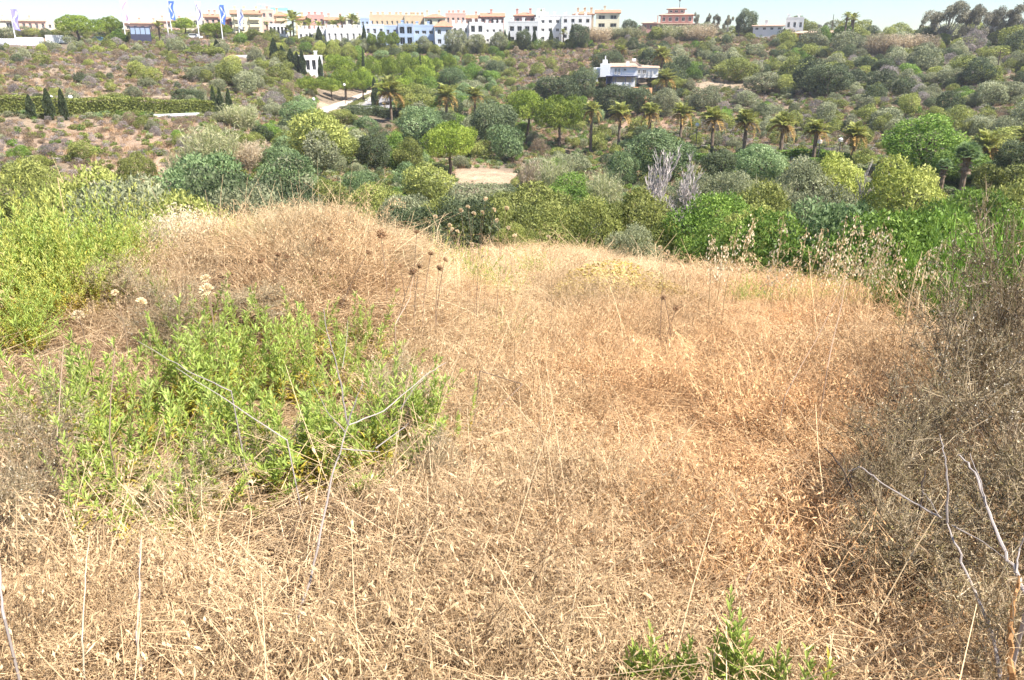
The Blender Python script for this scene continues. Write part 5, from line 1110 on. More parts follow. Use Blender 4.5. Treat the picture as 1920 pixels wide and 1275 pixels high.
def shoot(h, lean, nl, Ll, yel=.3, dead=True):
    ax = shoot_axis(h, lean); st = MB(); st.tubes(ax[None], np.linspace(.0035, .0012, 7)[None], 4, np.array([.5]))
    f = np.sort(rng.beta(1.5, 1.05, nl)*.9+.1); f[-8:] = rng.uniform(.93, 1, 8); P = np.stack([np.interp(f, np.linspace(0, 1, 7), ax[:, k]) for k in range(3)], -1)
    a = np.arange(nl)*2.399; el = .35+.75*f+rng.normal(0, .12, nl); D = unit(np.stack([np.cos(a)*np.cos(el), np.sin(a)*np.cos(el), np.sin(el)], -1))
    L = Ll*1.12*rng.uniform(.7, 1.15, nl)*np.clip(1.25-.55*f, .5, 1.2); tint = np.clip(.5+.5*(f-.35)+rng.normal(0, .14, nl)-yel*(f < .45)*rng.uniform(0, 1.6, nl), 0, 1)
    lf = MB(); leaf_geom(lf, P, D, L, L*rng.uniform(.17, .25, nl), tint)
    nd = 14; P2 = np.stack([np.interp(rng.uniform(0, .45, nd), np.linspace(0, 1, 7), ax[:, k]) for k in range(3)], -1)
    P2 = P2.copy(); P2[:, 2] = rng.uniform(.0, .45, nd)*h; lf2 = MB(); leaf_geom(st, P2, unit(rdir(nd)*[1, 1, .4]-[0, 0, .5]), .03, .009, .1)
    return st, lf
SHO = []
for k in range(8):
    h = rng.uniform(.42, .66); st, lf = shoot(h, rng.uniform(.05, .22), 66, .052, .6)
    SHO.append((st.mesh('shoot', ystem), lf.mesh('leaves', gleaf)))
SHOY = []
for k in range(4):
    st, lf = shoot(rng.uniform(.35, .55), rng.uniform(.05, .22), 60, .056, 1.7); SHOY.append((st.mesh('shoot', ystem), lf.mesh('leaves', gleaf)))
SHS = []   # smaller leaved, for farther plants: stem and leaves in one
for k in range(6):
    mb = MB()
    for j in range(7):
        st, lf = shoot(rng.uniform(.35, .7), rng.uniform(.1, .35), 46, .038, .5)
        o_ = rng.normal(0, .05, 3)*[1, 1, 0]
        for q in lf.V: q += o_
        mb.V += lf.V; mb.T += lf.T; mb.k += lf.k; mb.m += lf.m
    SHS.append(mb.mesh('shoot', gleaf if k % 3 else veg('shoot_leaf_yellow', (.55, .40, .07), (.45, .44, .08), (.55, .56, .17), trans=.38, rnd=.18)))
def leafy_plant(px, py, rad, nsh, label, hs=1.0, group=None, name='leafy_plant', lean=.5, r=None):
    """py: where the plant stands"""
    x, y, r_ = hit(px, py) if r is None else (*at(px, r), r); z = tz1(x, y); e = ob(name, None, loc=(x, y, z)); tag(e, label, 'green plant', group)
    for k in range(nsh):
        a = random.uniform(0, 6.28); q = rad*math.sqrt(random.random()); lx = math.cos(a)*q; ly = math.sin(a)*q; s = hs*random.uniform(.7, 1.2)*(1.08-.3*q/rad)
        st, lf = SHOY[random.randrange(4)] if (('yellow' in label or 'dense middle' in label) and random.random() < .6) or random.random() < .22 else SHO[random.randrange(8)]; dz = tz1(x+lx, y+ly)-z
        o = ob('shoot', st, e, loc=(lx, ly, dz), rot=(random.gauss(0, .15)-math.sin(a)*lean*q/rad*.9, random.gauss(0, .15)+math.cos(a)*lean*q/rad*.9, random.uniform(0, 6.28)), scl=s)
        lo = ob('leaves', lf, o); lo['kind'] = 'stuff'
    return e
for px, py, rad, nsh, lb, hs in PLANTS:
    leafy_plant(px, py+50*hs, rad*.9, int(nsh*.95), lb, hs*(1.15 if py > 790 else 1.0), lean=.75)
# nearest plants: every leaf a piece of its own
mb = MB(); leaf_geom(mb, np.zeros((1, 3)), np.array([[0, 1., 0]]), 1.0, .26, .75); LEAFG = mb.mesh('leaf', gleaf)
mb = MB(); leaf_geom(mb, np.zeros((1, 3)), np.array([[0, 1., 0]]), 1.0, .21, .05); LEAFY = mb.mesh('leaf', gleaf)
def near_plant(px, r_, ytips, label, yel=False, nl=30):
    x, y = at(px, r_, 1270); z = tz1(x, y); e = ob('leafy_plant', None, loc=(x, y, z)); tag(e, label, 'green plant')
    for (tx, ty) in ytips:
        X0, Y0 = at(tx, r_, ty+25); X0 -= x; Y0 -= y; h = float(zat(tx, ty, r_))-z; h = max(h, .12)
        # stay at the same distance: correct the sideways drift of the lower part
        ax = np.stack([X0+(.02 if X0 < 0 else -.02)*np.linspace(1, 0, 7), Y0+np.linspace(-.02, .0, 7), h*np.linspace(0, 1, 7)], -1)+rng.normal(0, .002, (7, 3))
        st = MB(); st.tubes(ax[None], np.linspace(.0038, .0014, 7)[None], 5, .7); o = ob('shoot', st.mesh('shoot', ystem), e)
        for k in range(nl):
            f = .25+.75*(k/(nl-1))**.85; p = [float(np.interp(f, np.linspace(0, 1, 7), ax[:, c])) for c in range(3)]; a = k*2.399; el = .35+.85*f+random.gauss(0, .1); L = .066*random.uniform(.75, 1.1)*(1.15-.6*f)
            d = Vector((math.cos(a)*math.cos(el), math.sin(a)*math.cos(el), math.sin(el)))
            q = d.to_track_quat('Y', 'Z'); ob('leaf', LEAFY if (yel and random.random() < .5) else LEAFG, o, loc=p, rot=q.to_euler(), scl=L)
near_plant(1370, 1.6, [(1368, 1112), (1345, 1195), (1400, 1200), (1385, 1160), (1356, 1215), (1372, 1180), (1330, 1235), (1410, 1235)], 'tallest green shoot cluster at the bottom edge, with a pointed spire', nl=34)
near_plant(1240, 1.6, [(1218, 1184), (1185, 1218), (1250, 1232), (1292, 1208), (1160, 1262), (1270, 1244), (1205, 1236), (1195, 1225), (1235, 1245), (1300, 1240), (1280, 1225), (1175, 1240)], 'green shoots at the bottom edge left of the tallest spire', nl=28)
near_plant(1450, 1.6, [(1424, 1240), (1454, 1222), (1474, 1228), (1440, 1250), (1462, 1245)], 'short green shoots just right of the tallest spire', nl=26)
near_plant(1512, 1.6, [(1510, 1214), (1518, 1250)], 'single thin green shoot near the bottom right', nl=24)
near_plant(1552, 1.6, [(1548, 1236), (1556, 1252)], 'small yellow tipped shoot near the bottom right', True, 20)

# ---------------- bushes made of many small shoots (left background mass and others)
def mh(m):
    return max(v.co.z for v in m.vertices)
def bushy(px, r_, yt, wpx, label, n_=26, name='green_bush', me=SHS, sq=1.0, col=None, flat=.5):
    MHT = np.mean([mh(m) for m in me])
    x, y = at(px, r_); z = tz1(x, y); zt = float(zat(px, yt, r_)); h = max(zt-z, .3); wd = wpx*proj(x, y, z)[2]/FPX; e = ob(name, None, loc=(x, y, z)); tag(e, label, 'bush')
    for k in range(n_):
        a = random.uniform(0, 6.28); q = math.sqrt(random.random()); lx = math.cos(a)*q*wd/2; ly = math.sin(a)*q*wd/2*.8; s = h/MHT*(1-.45*q*q)*random.uniform(.8, 1.05)
        ob('shoot', me[random.randrange(len(me))], e, loc=(lx, ly, tz1(x+lx, y+ly)-z), rot=(-math.sin(a)*q*flat, math.cos(a)*q*flat, random.uniform(0, 6.28)), scl=(s*sq*.9, s*sq*.9, s))
    return e
bushy(60, 6.6, 330, 190, 'dense green bush at the left frame edge, highest part', 60)
bushy(170, 7.0, 338, 170, 'dense yellow green bush right of the leftmost one', 56)
bushy(240, 7.4, 372, 110, 'lower green bush sloping down to the pale grass', 34)
bushy(-40, 6.3, 390, 190, 'green bush cut by the left frame edge', 44)
bushy(110, 6.3, 410, 150, 'shaded green bush in front of the left mass', 36)
bushy(10, 5.6, 480, 60, 'yellow leaved bush at the left frame edge', 22)
bushy(430, 7.2, 438, 100, 'green bush left of the straw coloured mound', 26)
bushy(260, 6.4, 500, 90, 'small green bush in the grey twigs', 16)
bushy(610, 5.9, 545, 120, 'green bush just behind the big clump', 18)
bushy(470, 6.8, 420, 60, 'thin green tuft growing through the straw crest', 8, sq=.7)
bushy(700, 6.6, 455, 60, 'thin green tuft on the near side of the crest', 7, sq=.7)
bushy(905, 9.5, 440, 120, 'green bush behind the field with pale flower heads', 26, sq=.9)
bushy(820, 12, 425, 110, 'soft green bush at the far left of the field', 20, sq=.9)
bushy(1010, 13, 455, 100, 'green bush half sunk in straw beyond the field middle', 18)
bushy(930, 6.4, 560, 70, 'faint green shoots in the middle of the field', 8)
bushy(1430, 9.8, 505, 110, 'low lime green bush below the oat stalks, left part', 20)
bushy(1530, 9.6, 500, 120, 'low lime green bush below the oat stalks, middle part', 24)
bushy(1620, 9.2, 505, 90, 'low lime green bush below the oat stalks, right part', 18)
bushy(1790, 4.6, 615, 34, 'small upright green shoots beside the grey thorn bush', 4, sq=.6)
# right: tall bush of long narrow leaves
ng = veg('narrow_leaf', (.05, .10, .02), (.14, .26, .03), (.27, .42, .08), trans=.35)
def narrow():
    mb = MB(); n_ = 5
    for j in range(n_):
        ax = shoot_axis(rng.uniform(.5, 1), rng.uniform(.05, .3))+rng.normal(0, .06, 3)*[1, 1, 0]; m_ = 60; f = rng.uniform(.1, 1, m_); P = np.stack([np.interp(f, np.linspace(0, 1, 7), ax[:, k]) for k in range(3)], -1)
        D = unit(rdir(m_)*[1, 1, .5]+[0, 0, 1.1]); mb.cards(P, D, perp(D), .11*rng.uniform(.6, 1.2, m_), .012, np.clip(rng.normal(.5, .22, m_)+.25*(f-.5), 0, 1))
    return mb.mesh('shoot', ng)
NAR = [narrow() for _ in range(5)]
for a in [(1760, 8.4, 408, 130, 'narrow leaved green bush, left part of the right hand mass', 34), (1850, 8.0, 378, 150, 'tallest narrow leaved green bush behind the grey thorns', 44), (1935, 7.6, 372, 130, 'narrow leaved bush cut by the right frame edge', 36), (1700, 8.2, 460, 90, 'dark narrow leaved bush behind the brown stalks', 24), (1800, 7.0, 470, 130, 'shaded narrow leaved bush behind the grey thorns', 30)]:
    bushy(*a, me=NAR, sq=.8)
# ochre leafed mound in the middle of the field
ochre = veg('ochre_leaf', (.26, .17, .04), (.55, .40, .10), (.88, .72, .36), trans=.3)
def ochre_mesh():
    mb = MB(); lobes_crown(mb, 14, 3600, .035, zc=.35, rx=.36, rz=.36, lr=(.14, .24), up=-.2, aspect=.5); return mb.mesh('ochre_foliage', ochre)
OC = [ochre_mesh() for _ in range(2)]
def lowbush(px, r_, yt, wpx, label, me, name, cat='bush'):
    x, y = at(px, r_); z = tz1(x, y); h = max(float(zat(px, yt, r_))-z, .25); wd = wpx*proj(x, y, z)[2]/FPX
    return tag(ob(name, me, loc=(x, y, z-.05), rot=(0, 0, random.uniform(0, 6.28)), scl=(wd*1.15, wd*1.15, h*1.2)), label, cat)
lowbush(1150, 9.2, 490, 190, 'ochre and yellow leaved mound in the middle of the field', OC[0], 'ochre_bush'); lowbush(1235, 8.8, 512, 130, 'ochre leaved mound, its lower right shoulder', OC[1], 'ochre_bush'); lowbush(1085, 8.8, 520, 110, 'brown leaved mound, its lower left shoulder', OC[1], 'ochre_bush')

# ---------------- straw mound with long stiff stems
mst = veg('mound_straw', (.48, .32, .17), (.80, .61, .37), (.95, .84, .56), trans=.3)
def mound_mesh(n_, hl, seed):
    g = np.random.default_rng(seed); a = g.uniform(0, 6.28, n_); q = np.sqrt(g.uniform(0, 1, n_)); P0 = np.stack([np.cos(a)*q*.4, np.sin(a)*q*.4, 0*q], -1); h = (1-.55*q**1.3)*(.3+.7*g.uniform(0, 1, n_)**2.2)
    out = np.stack([np.cos(a), np.sin(a), 0*a], -1)*(q*.10)[:, None]+g.normal(0, .19, (n_, 3))*[1, 1, 0]; t = np.linspace(0, 1, 5)[None, :, None]
    P = P0[:, None]+np.array([0, 0, 1.])*h[:, None, None]*(t-.12*t**3)+out[:, None]*t**1.5; mb = MB(); mb.tubes(P, (np.linspace(.0017, .0008, 5)[None]*np.ones((n_, 1)))*hl, 3, np.clip(g.normal(.5, .22, n_), 0, 1))
    n2 = n_//2; i = g.integers(0, n_, n2); s = P[i, 3]; d = g.normal(0, 1, (n2, 3)); d /= np.linalg.norm(d, axis=1, keepdims=True); d[:, 2] = np.abs(d[:, 2])*.6; mb.tubes(np.stack([s, s+d*.08, s+d*.16+[0, 0, .01]], 1), np.full((n2, 3), .0010*hl), 3, np.clip(g.normal(.7, .2, n2), 0, 1))
    return mb.mesh('straw_mound', mst)
MM = [mound_mesh(1900, 1.6, 5), mound_mesh(1700, 1.6, 6), mound_mesh(2100, 1.6, 7)]
for px, r_, yt, wp, lb in [(545, 6.9, 368, 100, 'straw coloured tussock on the crest, highest of the row'), (500, 6.7, 384, 80, 'straw tussock on the crest left of the highest one'), (590, 7.1, 366, 90, 'straw tussock on the crest just right of the highest one'), (640, 7.2, 378, 90, 'straw tussock in the middle of the crest'),
   (690, 7.3, 396, 80, 'yellowish straw tussock where the crest starts to fall'), (735, 7.4, 410, 80, 'straw tussock low on the right side of the crest'), (785, 7.8, 424, 80, 'last straw tussock at the right end of the crest'), (455, 6.9, 398, 80, 'pinkish straw tussock at the left end of the crest'),
   (560, 6.2, 420, 80, 'straw tussock on the near side of the crest'), (650, 6.4, 432, 80, 'straw tussock on the near side below the widest seed head')]:
    lowbush(px, r_, yt-14+random.uniform(-6, 6), wp*1.15, lb, MM[random.randrange(3)], 'grass_tussock', 'dry grass')
pale = veg('pale_straw', (.5, .4, .26), (.74, .62, .44), (.92, .82, .62), trans=.3)
def palegrass():
    mb = MB(); n_ = 420; a = rng.uniform(0, 6.28, n_); q = np.sqrt(rng.uniform(0, 1, n_))*.4; P0 = np.stack([np.cos(a)*q, np.sin(a)*q, 0*q], -1); h = rng.uniform(.55, 1, n_)*(1-q*.7); l_ = rng.normal(0, .1, (n_, 3))*[1, 1, 0]; t = np.linspace(0, 1, 4)[None, :, None]
    P = P0[:, None]+l_[:, None]*t**1.5+np.array([0, 0, 1.])*t*h[:, None, None]; mb.tubes(P, np.full((n_, 4), .0014), 3, .4)
    for k in range(6):
        M_ = P[:, -1]+rng.normal(0, .035, (n_, 3)); spikelets(mb, M_, rdir(n_)-[0, 0, .4], .032, .012, np.clip(rng.normal(.75, .15, n_), 0, 1))
    return mb.mesh('pale_grass', pale)
PG = palegrass()
lowbush(325, 7.6, 388, 120, 'pale cream oat grass clump left of the straw mound', PG, 'oat_clump', 'dry grass'); lowbush(385, 7.8, 402, 90, 'pale oat grass clump beside the green bush', PG, 'oat_clump', 'dry grass'); lowbush(285, 7.4, 410, 80, 'pale oat grass at the edge of the left bushes', PG, 'oat_clump', 'dry grass')

# ---------------- tall oat stalks against the green, right
om = veg('oat', (.50, .35, .17), (.76, .58, .34), (.98, .88, .66), trans=.3)
def oat_stalk(px, r_, yt, lean, nsp, ext, label, thick=1.0):
    x, y = at(px, r_, yt+60); z = tz1(x, y); h = float(zat(px, yt, r_))-z; e = ob('oat_stalk', None, loc=(x, y, z)); tag(e, label, 'oat stalk', 'dry oat stalks standing against the green bushes')
    t = np.linspace(0, 1, 7); ax = np.stack([lean*t**1.7, .03*np.sin(t*5), h*t], -1); st = MB(); st.tubes(ax[None], np.linspace(.0042, .0018, 7)[None]*thick, 4, .35); ob('stem', st.mesh('stem', om), e)
    hd = MB(); n_ = nsp; f = 1-rng.uniform(0, 1, n_)*ext; P = np.stack([np.interp(f, t, ax[:, k]) for k in range(3)], -1); a = rng.uniform(0, 6.28, n_); L = rng.uniform(.02, .10, n_)*(1.2-(f-(1-ext))/ext*.8)
    Q = P+np.stack([np.cos(a)*L, np.sin(a)*L, rng.uniform(-.03, .04, n_)], -1); hd.tubes(np.stack([P, (P+Q)/2+[0, 0, .015], Q], 1), np.full((n_, 3), .0007), 3, .4)
    spikelets(hd, Q, np.stack([np.cos(a)*.2, np.sin(a)*.2, -np.ones(n_)], -1)+rng.normal(0, .3, (n_, 3)), .034*rng.uniform(.7, 1.2, n_), .014, np.clip(rng.normal(.75, .2, n_), 0, 1)); ob('seed_head', hd.mesh('seed_head', om), e)
GL = 'dry oat stalk with dangling seeds standing against the green bushes at the right'
for px, yt, ln in [(1338,440,0),(1350,455,.05),(1366,425,.08),(1382,415,.12),(1392,405,.05),(1462,402,0),(1440,470,-.03),(1500,430,.06),(1518,428,.10),(1532,455,.05),(1545,448,.1),(1560,446,.08),(1578,402,.0),(1590,405,.05),(1602,420,.05),(1612,430,.04),(1622,412,.06),(1632,440,.0),(1643,428,.04),(1652,438,.03),(1660,452,.05),(1485,480,.0),(1575,480,.02),(1345,478,.03),(1600,470,0),(1625,478,.02),(1690,470,.15),(1705,462,.18),(1722,448,.2),(1735,442,.22),(1748,455,.2),(1712,500,.12),(1698,520,.1),(1668,480,.08)]:
    oat_stalk(px, random.uniform(7.2, 8.6), yt, ln+random.uniform(-.05, .05), random.randint(34, 60), random.uniform(.4, .6), GL)
for px, yt, ln, r_ in [(880,372,.06,6.5),(1325,440,0,8.5)]:
    pass

# ---------------- brown seed heads
bh = veg('seed_head_brown', (.16, .08, .04), (.36, .21, .11), (.55, .38, .22), trans=.1)
ph_ = veg('seed_head_pale', (.55, .38, .2), (.8, .62, .38), (.95, .84, .62), trans=.2)
dst = veg('dead_stem', (.2, .13, .09), (.33, .23, .16), (.42, .32, .24), trans=0)
def cup_head(mat, w_, n_=90, open_=1.1):
    mb = MB(); a = rng.uniform(0, 6.28, n_); q = np.sqrt(rng.uniform(0, 1, n_)); end = np.stack([np.cos(a)*q*w_*.42, np.sin(a)*q*w_*.42, w_*(.12+.5*rng.uniform(0, 1, n_)*(1-.4*q))], -1); mid = end*[.75, .75, .45]; P = np.stack([np.zeros((n_, 3)), mid, end], 1)
    mb.tubes(P, np.tile([.0012, .0010, .0008], (n_, 1)), 3, np.clip(rng.normal(.4, .2, n_), 0, 1)); M_ = n_*4; i = rng.integers(0, n_, M_); mb.cards(end[i]+rng.normal(0, w_*.05, (M_, 3)), rdir(M_), rdir(M_), w_*.16, w_*.07, np.clip(rng.normal(.5, .25, M_), 0, 1)); return mb.mesh('seed_head', mat)
HB = [cup_head(bh, .07), cup_head(bh, .085)]; HP = [cup_head(ph_, .07)]
def globe_head(w_, mat):
    mb = MB(); n_ = 160; d = rdir(n_); d[:, 2] = np.abs(d[:, 2])*.9-.2; d = unit(d); mb.cards(d*w_*.22, d, perp(d), w_*.42, w_*.12, np.clip(rng.normal(.6, .2, n_), 0, 1)); return mb.mesh('seed_head', mat)
HG = [globe_head(.05, ph_), globe_head(.06, ph_)]
def headed(px, py, r_, bx, by, label, me, s=1.0, stem=.0035, tilt=0):
    x, y = at(px, r_, py); zt = float(zat(px, py, r_)); X0, Y0 = at(bx, r_+.1); z0 = tz1(X0, Y0); e = ob('seed_head_stalk', None, loc=(X0, Y0, z0)); tag(e, label, 'seed head')
    top = np.array([x-X0, y-Y0, zt-z0]); t = np.linspace(0, 1, 6)[:, None]; ax = top*t*[1, 1, 1]+np.stack([.03*np.sin(t[:, 0]*3.1), 0*t[:, 0], 0*t[:, 0]], -1)*(1 if bx >= px else -1)
    st = MB(); st.tubes(ax[None], np.linspace(stem, stem*.55, 6)[None], 5, .4); ob('stem', st.mesh('stem', dst), e); ob('seed_head', me, e, loc=tuple(top-[0, 0, .01]), rot=(random.gauss(0, .5), random.gauss(0, .5)+tilt, 0), scl=s)
for px, py, r_, bx, lb, s in [(713,441,5.6,690,'widest brown seed head, on top of the straw slope',1.5),(782,435,5.8,760,'brown seed head right of the widest one',.9),(595,452,5.9,610,'left brown seed head of the pair on the mound',1.1),(617,449,5.9,630,'right brown seed head of the pair on the mound',1.0),(690,474,5.4,640,'brown seed head on a leaning stem below the widest one',1.0),
 (521,478,5.8,530,'brown seed head left of the mound base',1.0),(537,481,5.8,545,'small brown seed head next to the left one',.8),(490,490,5.7,500,'pale brown seed head beside the green bush',1.0),(775,512,5.0,735,'bright brown seed head on a dark stem, lower of two',1.1),(786,500,5.1,780,'brown seed head just above the bright one',.9),
 (823,504,5.2,815,'brown spiky seed head at the right of the group',1.1),(808,476,5.3,806,'ragged seed head above the spiky one',.9),(834,487,5.4,832,'reddish seed head right of the ragged one',.9),(750,498,5.4,748,'small dark seed head left of the bright one',.7),(1268,580,5.6,1255,'lone dark brown seed head in the field middle',1.0),(1245,558,5.8,1240,'thin brown seed head above the lone one',.8)]:
    headed(px, py, r_, bx+random.uniform(-28, 28), 0, lb, HB[random.randrange(2)], s*.72)
for px, py, r_, bx, lb, s in [(385,520,4.6,386,'pale thistle head, upper one left of centre',1.1),(387,541,4.4,388,'large pale thistle head just below the upper one',1.5),(264,564,4.4,268,'pale thistle head alone in the grey straw',1.1),(146,588,4.3,150,'flat pale thistle head at the left',1.1),(215,546,4.8,218,'small pale thistle head on a tall stem',.8)]:
    headed(px, py, r_, bx, 0, lb, HG[1], s*.75)
for px, py, bx in [(864,392,872),(877,386,884),(888,398,886),(904,396,896),(911,371,892),(926,391,905),(932,411,932),(953,425,952),(816,404,822),(843,420,846),(848,428,852),(965,440,962),(1028,442,1030),(1238,462,1238),(1252,470,1250),(950,388,930),(857,432,858),(885,456,886),(940,470,938),(905,480,902)]:
    headed(px, py, random.uniform(5.6, 6.6), bx, 0, 'small round pale seed head nodding above the middle green bush', HG[0], .62, .0016)
for o in bpy.data.objects:
    if o.get('label') == 'small round pale seed head nodding above the middle green bush': o['group'] = 'small round seed heads above the middle green bush'

# ---------------- dead stalks drawn joint by joint
gst = veg('grey_stalk', (.17, .14, .12), (.34, .29, .26), (.42, .37, .34), trans=0)
def stalk(paths, label, r0, name='dead_stalk', mat=gst, cat='dead stalk'):
    """paths: each a list of (px, py, distance) joints and a thickness"""
    x0, y0 = at(paths[0][0][0][0], paths[0][0][0][2]); e = None; z0 = tz1(x0, y0)
    e = ob(name, None, loc=(x0, y0, z0)); tag(e, label, cat)
    for i, (J, th) in enumerate(paths):
        pts = []
        for px, py, r_ in J:
            a, t = ray(px, py); a = float(a); pts.append([math.sin(a)*r_-x0, math.cos(a)*r_-y0, float(t)*r_-z0])
        pts = np.array(pts); s = np.linspace(0, len(pts)-1, len(pts)*4); pp = np.stack([np.interp(s, np.arange(len(pts)), pts[:, k]) for k in range(3)], -1)+rng.normal(0, th*.35, (len(s), 3))
        if i == 0: pp[0, 2] = min(pp[0, 2], -.02)
        th *= .8; mb = MB(); rad_ = np.linspace(th, th*.35, len(s))*(1+.22*np.sin(np.arange(len(s))*2.3)**4); mb.tubes(pp[None], rad_[None], 6, .5); ob('stem' if i == 0 else 'branch', mb.mesh('stem' if i == 0 else 'branch', mat), e)
stalk([([(525, 1290, 1.9), (560, 1160, 1.95), (600, 1010, 2.02), (625, 880, 2.1), (652, 795, 2.15)], .0058), ([(652, 795, 2.15), (640, 720, 2.2), (618, 640, 2.25), (606, 578, 2.3)], .0032), ([(652, 795, 2.15), (668, 750, 2.15), (680, 715, 2.15)], .0034), ([(655, 797, 2.15), (720, 770, 2.2), (800, 702, 2.3), (835, 680, 2.35)], .0026), ([(646, 810, 2.14), (615, 775, 2.2), (585, 715, 2.3)], .002), ([(640, 842, 2.1), (700, 846, 2.1), (712, 848, 2.1)], .0022), ([(705, 840, 2.12), (760, 800, 2.2), (766, 792, 2.2)], .0024), ([(750, 768, 2.22), (775, 730, 2.25), (805, 700, 2.3)], .0018), ([(642, 690, 2.2), (650, 640, 2.25), (652, 600, 2.3)], .0014)], 'tall forked grey dead stalk rising in front of the green clump', 2)
stalk([([(1880, 1290, 1.9), (1862, 1190, 1.95), (1828, 1115, 2.0), (1800, 1035, 2.05), (1775, 980, 2.1)], .006), ([(1775, 980, 2.1), (1776, 900, 2.12), (1770, 850, 2.15), (1762, 815, 2.2)], .0036), ([(1765, 972, 2.1), (1700, 935, 2.1), (1640, 895, 2.1), (1615, 875, 2.1), (1590, 884, 2.1)], .0032), ([(1762, 970, 2.1), (1745, 940, 2.1), (1728, 920, 2.1)], .002), ([(1785, 985, 2.1), (1850, 1020, 2.1), (1900, 1060, 2.1)], .0022)], 'pale forked dead branch in front of the right thorn bush', 2)
stalk([([(1935, 1130, 1.9), (1905, 1080, 1.95), (1880, 1020, 2.0), (1850, 950, 2.1), (1825, 880, 2.2), (1795, 850, 2.25)], .0062), ([(1905, 1075, 1.95), (1912, 1030, 2.0), (1922, 1000, 2.0)], .003), ([(1850, 950, 2.1), (1838, 900, 2.15), (1818, 850, 2.2)], .0028)], 'thick grey dead branch at the right edge leaning left', 2)
stalk([([(1895, 1290, 1.85), (1893, 1200, 1.86), (1900, 1130, 1.88), (1908, 1080, 1.9)], .009), ([(1900, 1130, 1.88), (1915, 1090, 1.9)], .004)], 'orange brown split stem standing at the bottom right edge', 2, mat=veg('orange_stem', (.3, .14, .05), (.48, .26, .11), (.62, .42, .24), trans=0))
stalk([([(1735, 1165, 2.3), (1700, 1090, 2.35), (1680, 1040, 2.4), (1655, 985, 2.45), (1640, 930, 2.5), (1628, 880, 2.55)], .010), ([(1680, 1040, 2.4), (1640, 1000, 2.4), (1610, 960, 2.45), (1590, 900, 2.5), (1562, 855, 2.55), (1545, 840, 2.6)], .006), ([(1700, 1090, 2.35), (1712, 1020, 2.4), (1725, 950, 2.4), (1735, 880, 2.45)], .007), ([(1590, 910, 2.5), (1600, 880, 2.5)], .003), ([(1655, 1085, 2.35), (1620, 1060, 2.35), (1590, 1040, 2.4)], .003)], 'dark gnarled lower limbs of the right thorn bush', 2, 'gnarled_branch', solid('dark_wood', (.10, .075, .06), .9, .1, .4, 60), 'branch')
for i, (J, th, lb, mt) in enumerate([
 ([(1270, 1075, 2.3), (1330, 1000, 2.5), (1390, 905, 2.8)], .003, 'dark thin stem leaning in the straw right of centre', dst), ([(1485, 1100, 2.2), (1530, 1010, 2.4), (1590, 920, 2.7)], .0025, 'thin dark stem leaning toward the thorn bush', dst), ([(1545, 720, 3.6), (1580, 560, 4.0), (1586, 520, 4.1)], .003, 'slender dark stem crossing the oat stalks', dst),
 ([(1455, 770, 3.6), (1540, 620, 4.2), (1596, 500, 4.8)], .003, 'long slanting dark stem left of the oat stalks', dst), ([(735, 620, 4.6), (768, 560, 4.8), (775, 516, 5.0)], .005, 'dark thick stem under the bright brown seed head', dst), ([(262, 1290, 1.8), (258, 1160, 1.85), (267, 1000, 2.1)], .0022, 'straight pale straw stem standing at the bottom left', om),
 ([(160, 1290, 1.8), (155, 1200, 1.82), (160, 1080, 1.9), (167, 1005, 2.0)], .0028, 'tall straight cream straw stem left of the pale stem', pale), ([(255, 1220, 1.85), (262, 1120, 1.9), (265, 1010, 2.0)], .0035, 'mottled grey white stick standing in the straw', gst), ([(8, 1180, 1.9), (0, 1080, 2.0), (-10, 1000, 2.1)], .004, 'white mottled stick at the left frame edge', gst),
 ([(105, 860, 3.0), (112, 740, 3.2), (120, 640, 3.4)], .003, 'thin dark upright twig at the left of the clump', dst), ([(205, 840, 3.0), (208, 740, 3.1), (215, 660, 3.3), (196, 620, 3.4)], .003, 'thin dark upright twig inside the clump', dst), ([(1395, 1100, 2.0), (1425, 1040, 2.1), (1470, 960, 2.3)], .003, 'dark stem rising right of the tallest green spire', dst),
 ([(1380, 1250, 1.85), (1440, 1180, 1.95), (1570, 1120, 2.1)], .004, 'long straw stem lying across the bottom right', om), ([(1040, 1150, 2.0), (1140, 1120, 2.1), (1240, 1040, 2.3)], .0026, 'bent straw stem lying in the bottom middle', om), ([(690, 1240, 1.85), (760, 1180, 1.95), (830, 1130, 2.05)], .0026, 'pale straw stem lying across the bottom centre', pale),
 ([(450, 740, 3.0), (360, 700, 3.1), (260, 640, 3.3)], .0034, 'grey dead branch lying over the green clump', gst), ([(560, 840, 2.7), (440, 760, 2.9), (330, 690, 3.1)], .0034, 'long grey branch crossing the clump diagonally', gst), ([(880, 690, 3.6), (980, 720, 3.3), (940, 760, 3.2), (890, 800, 3.0)], .003, 'dark bent twigs right of the clump', dst),
 ([(1716, 612, 5.0), (1722, 560, 5.0), (1735, 500, 5.1)], .005, 'thick pale stalk at the foot of the oat stalks', om), ([(1700, 590, 5.2), (1716, 520, 5.3), (1730, 470, 5.4)], .005, 'reddish stalk left of the thick pale one', om), ([(105, 330, 6.6), (120, 345, 6.6), (98, 292, 6.6)], .004, 'dry twig poking out above the left bushes', om)]):
    stalk([(J, th)], lb, 0, mat=mt)
# stiff stems sticking out of the straw mound
for px, py, bx in [(478,322,520),(500,345,530),(525,330,540),(560,318,570),(595,300,600),(640,320,630),(662,302,640),(620,345,610),(545,338,560),(445,350,500),(700,372,680),(420,372,480),(585,340,590),(735,372,720)]:
    stalk([([(bx, 440, 6.8), ((bx*.4+px*.6), 375, 6.9), (px, py, 7.0)], .0017)], 'stiff dry stem sticking up out of the straw mound', 0, mat=mst)
for o in bpy.data.objects:
    if o.get('label') == 'stiff dry stem sticking up out of the straw mound': o['group'] = 'stiff stems on top of the straw mound'
    if o.get('label') == GL: o['group'] = 'dry oat stalks standing against the green bushes'

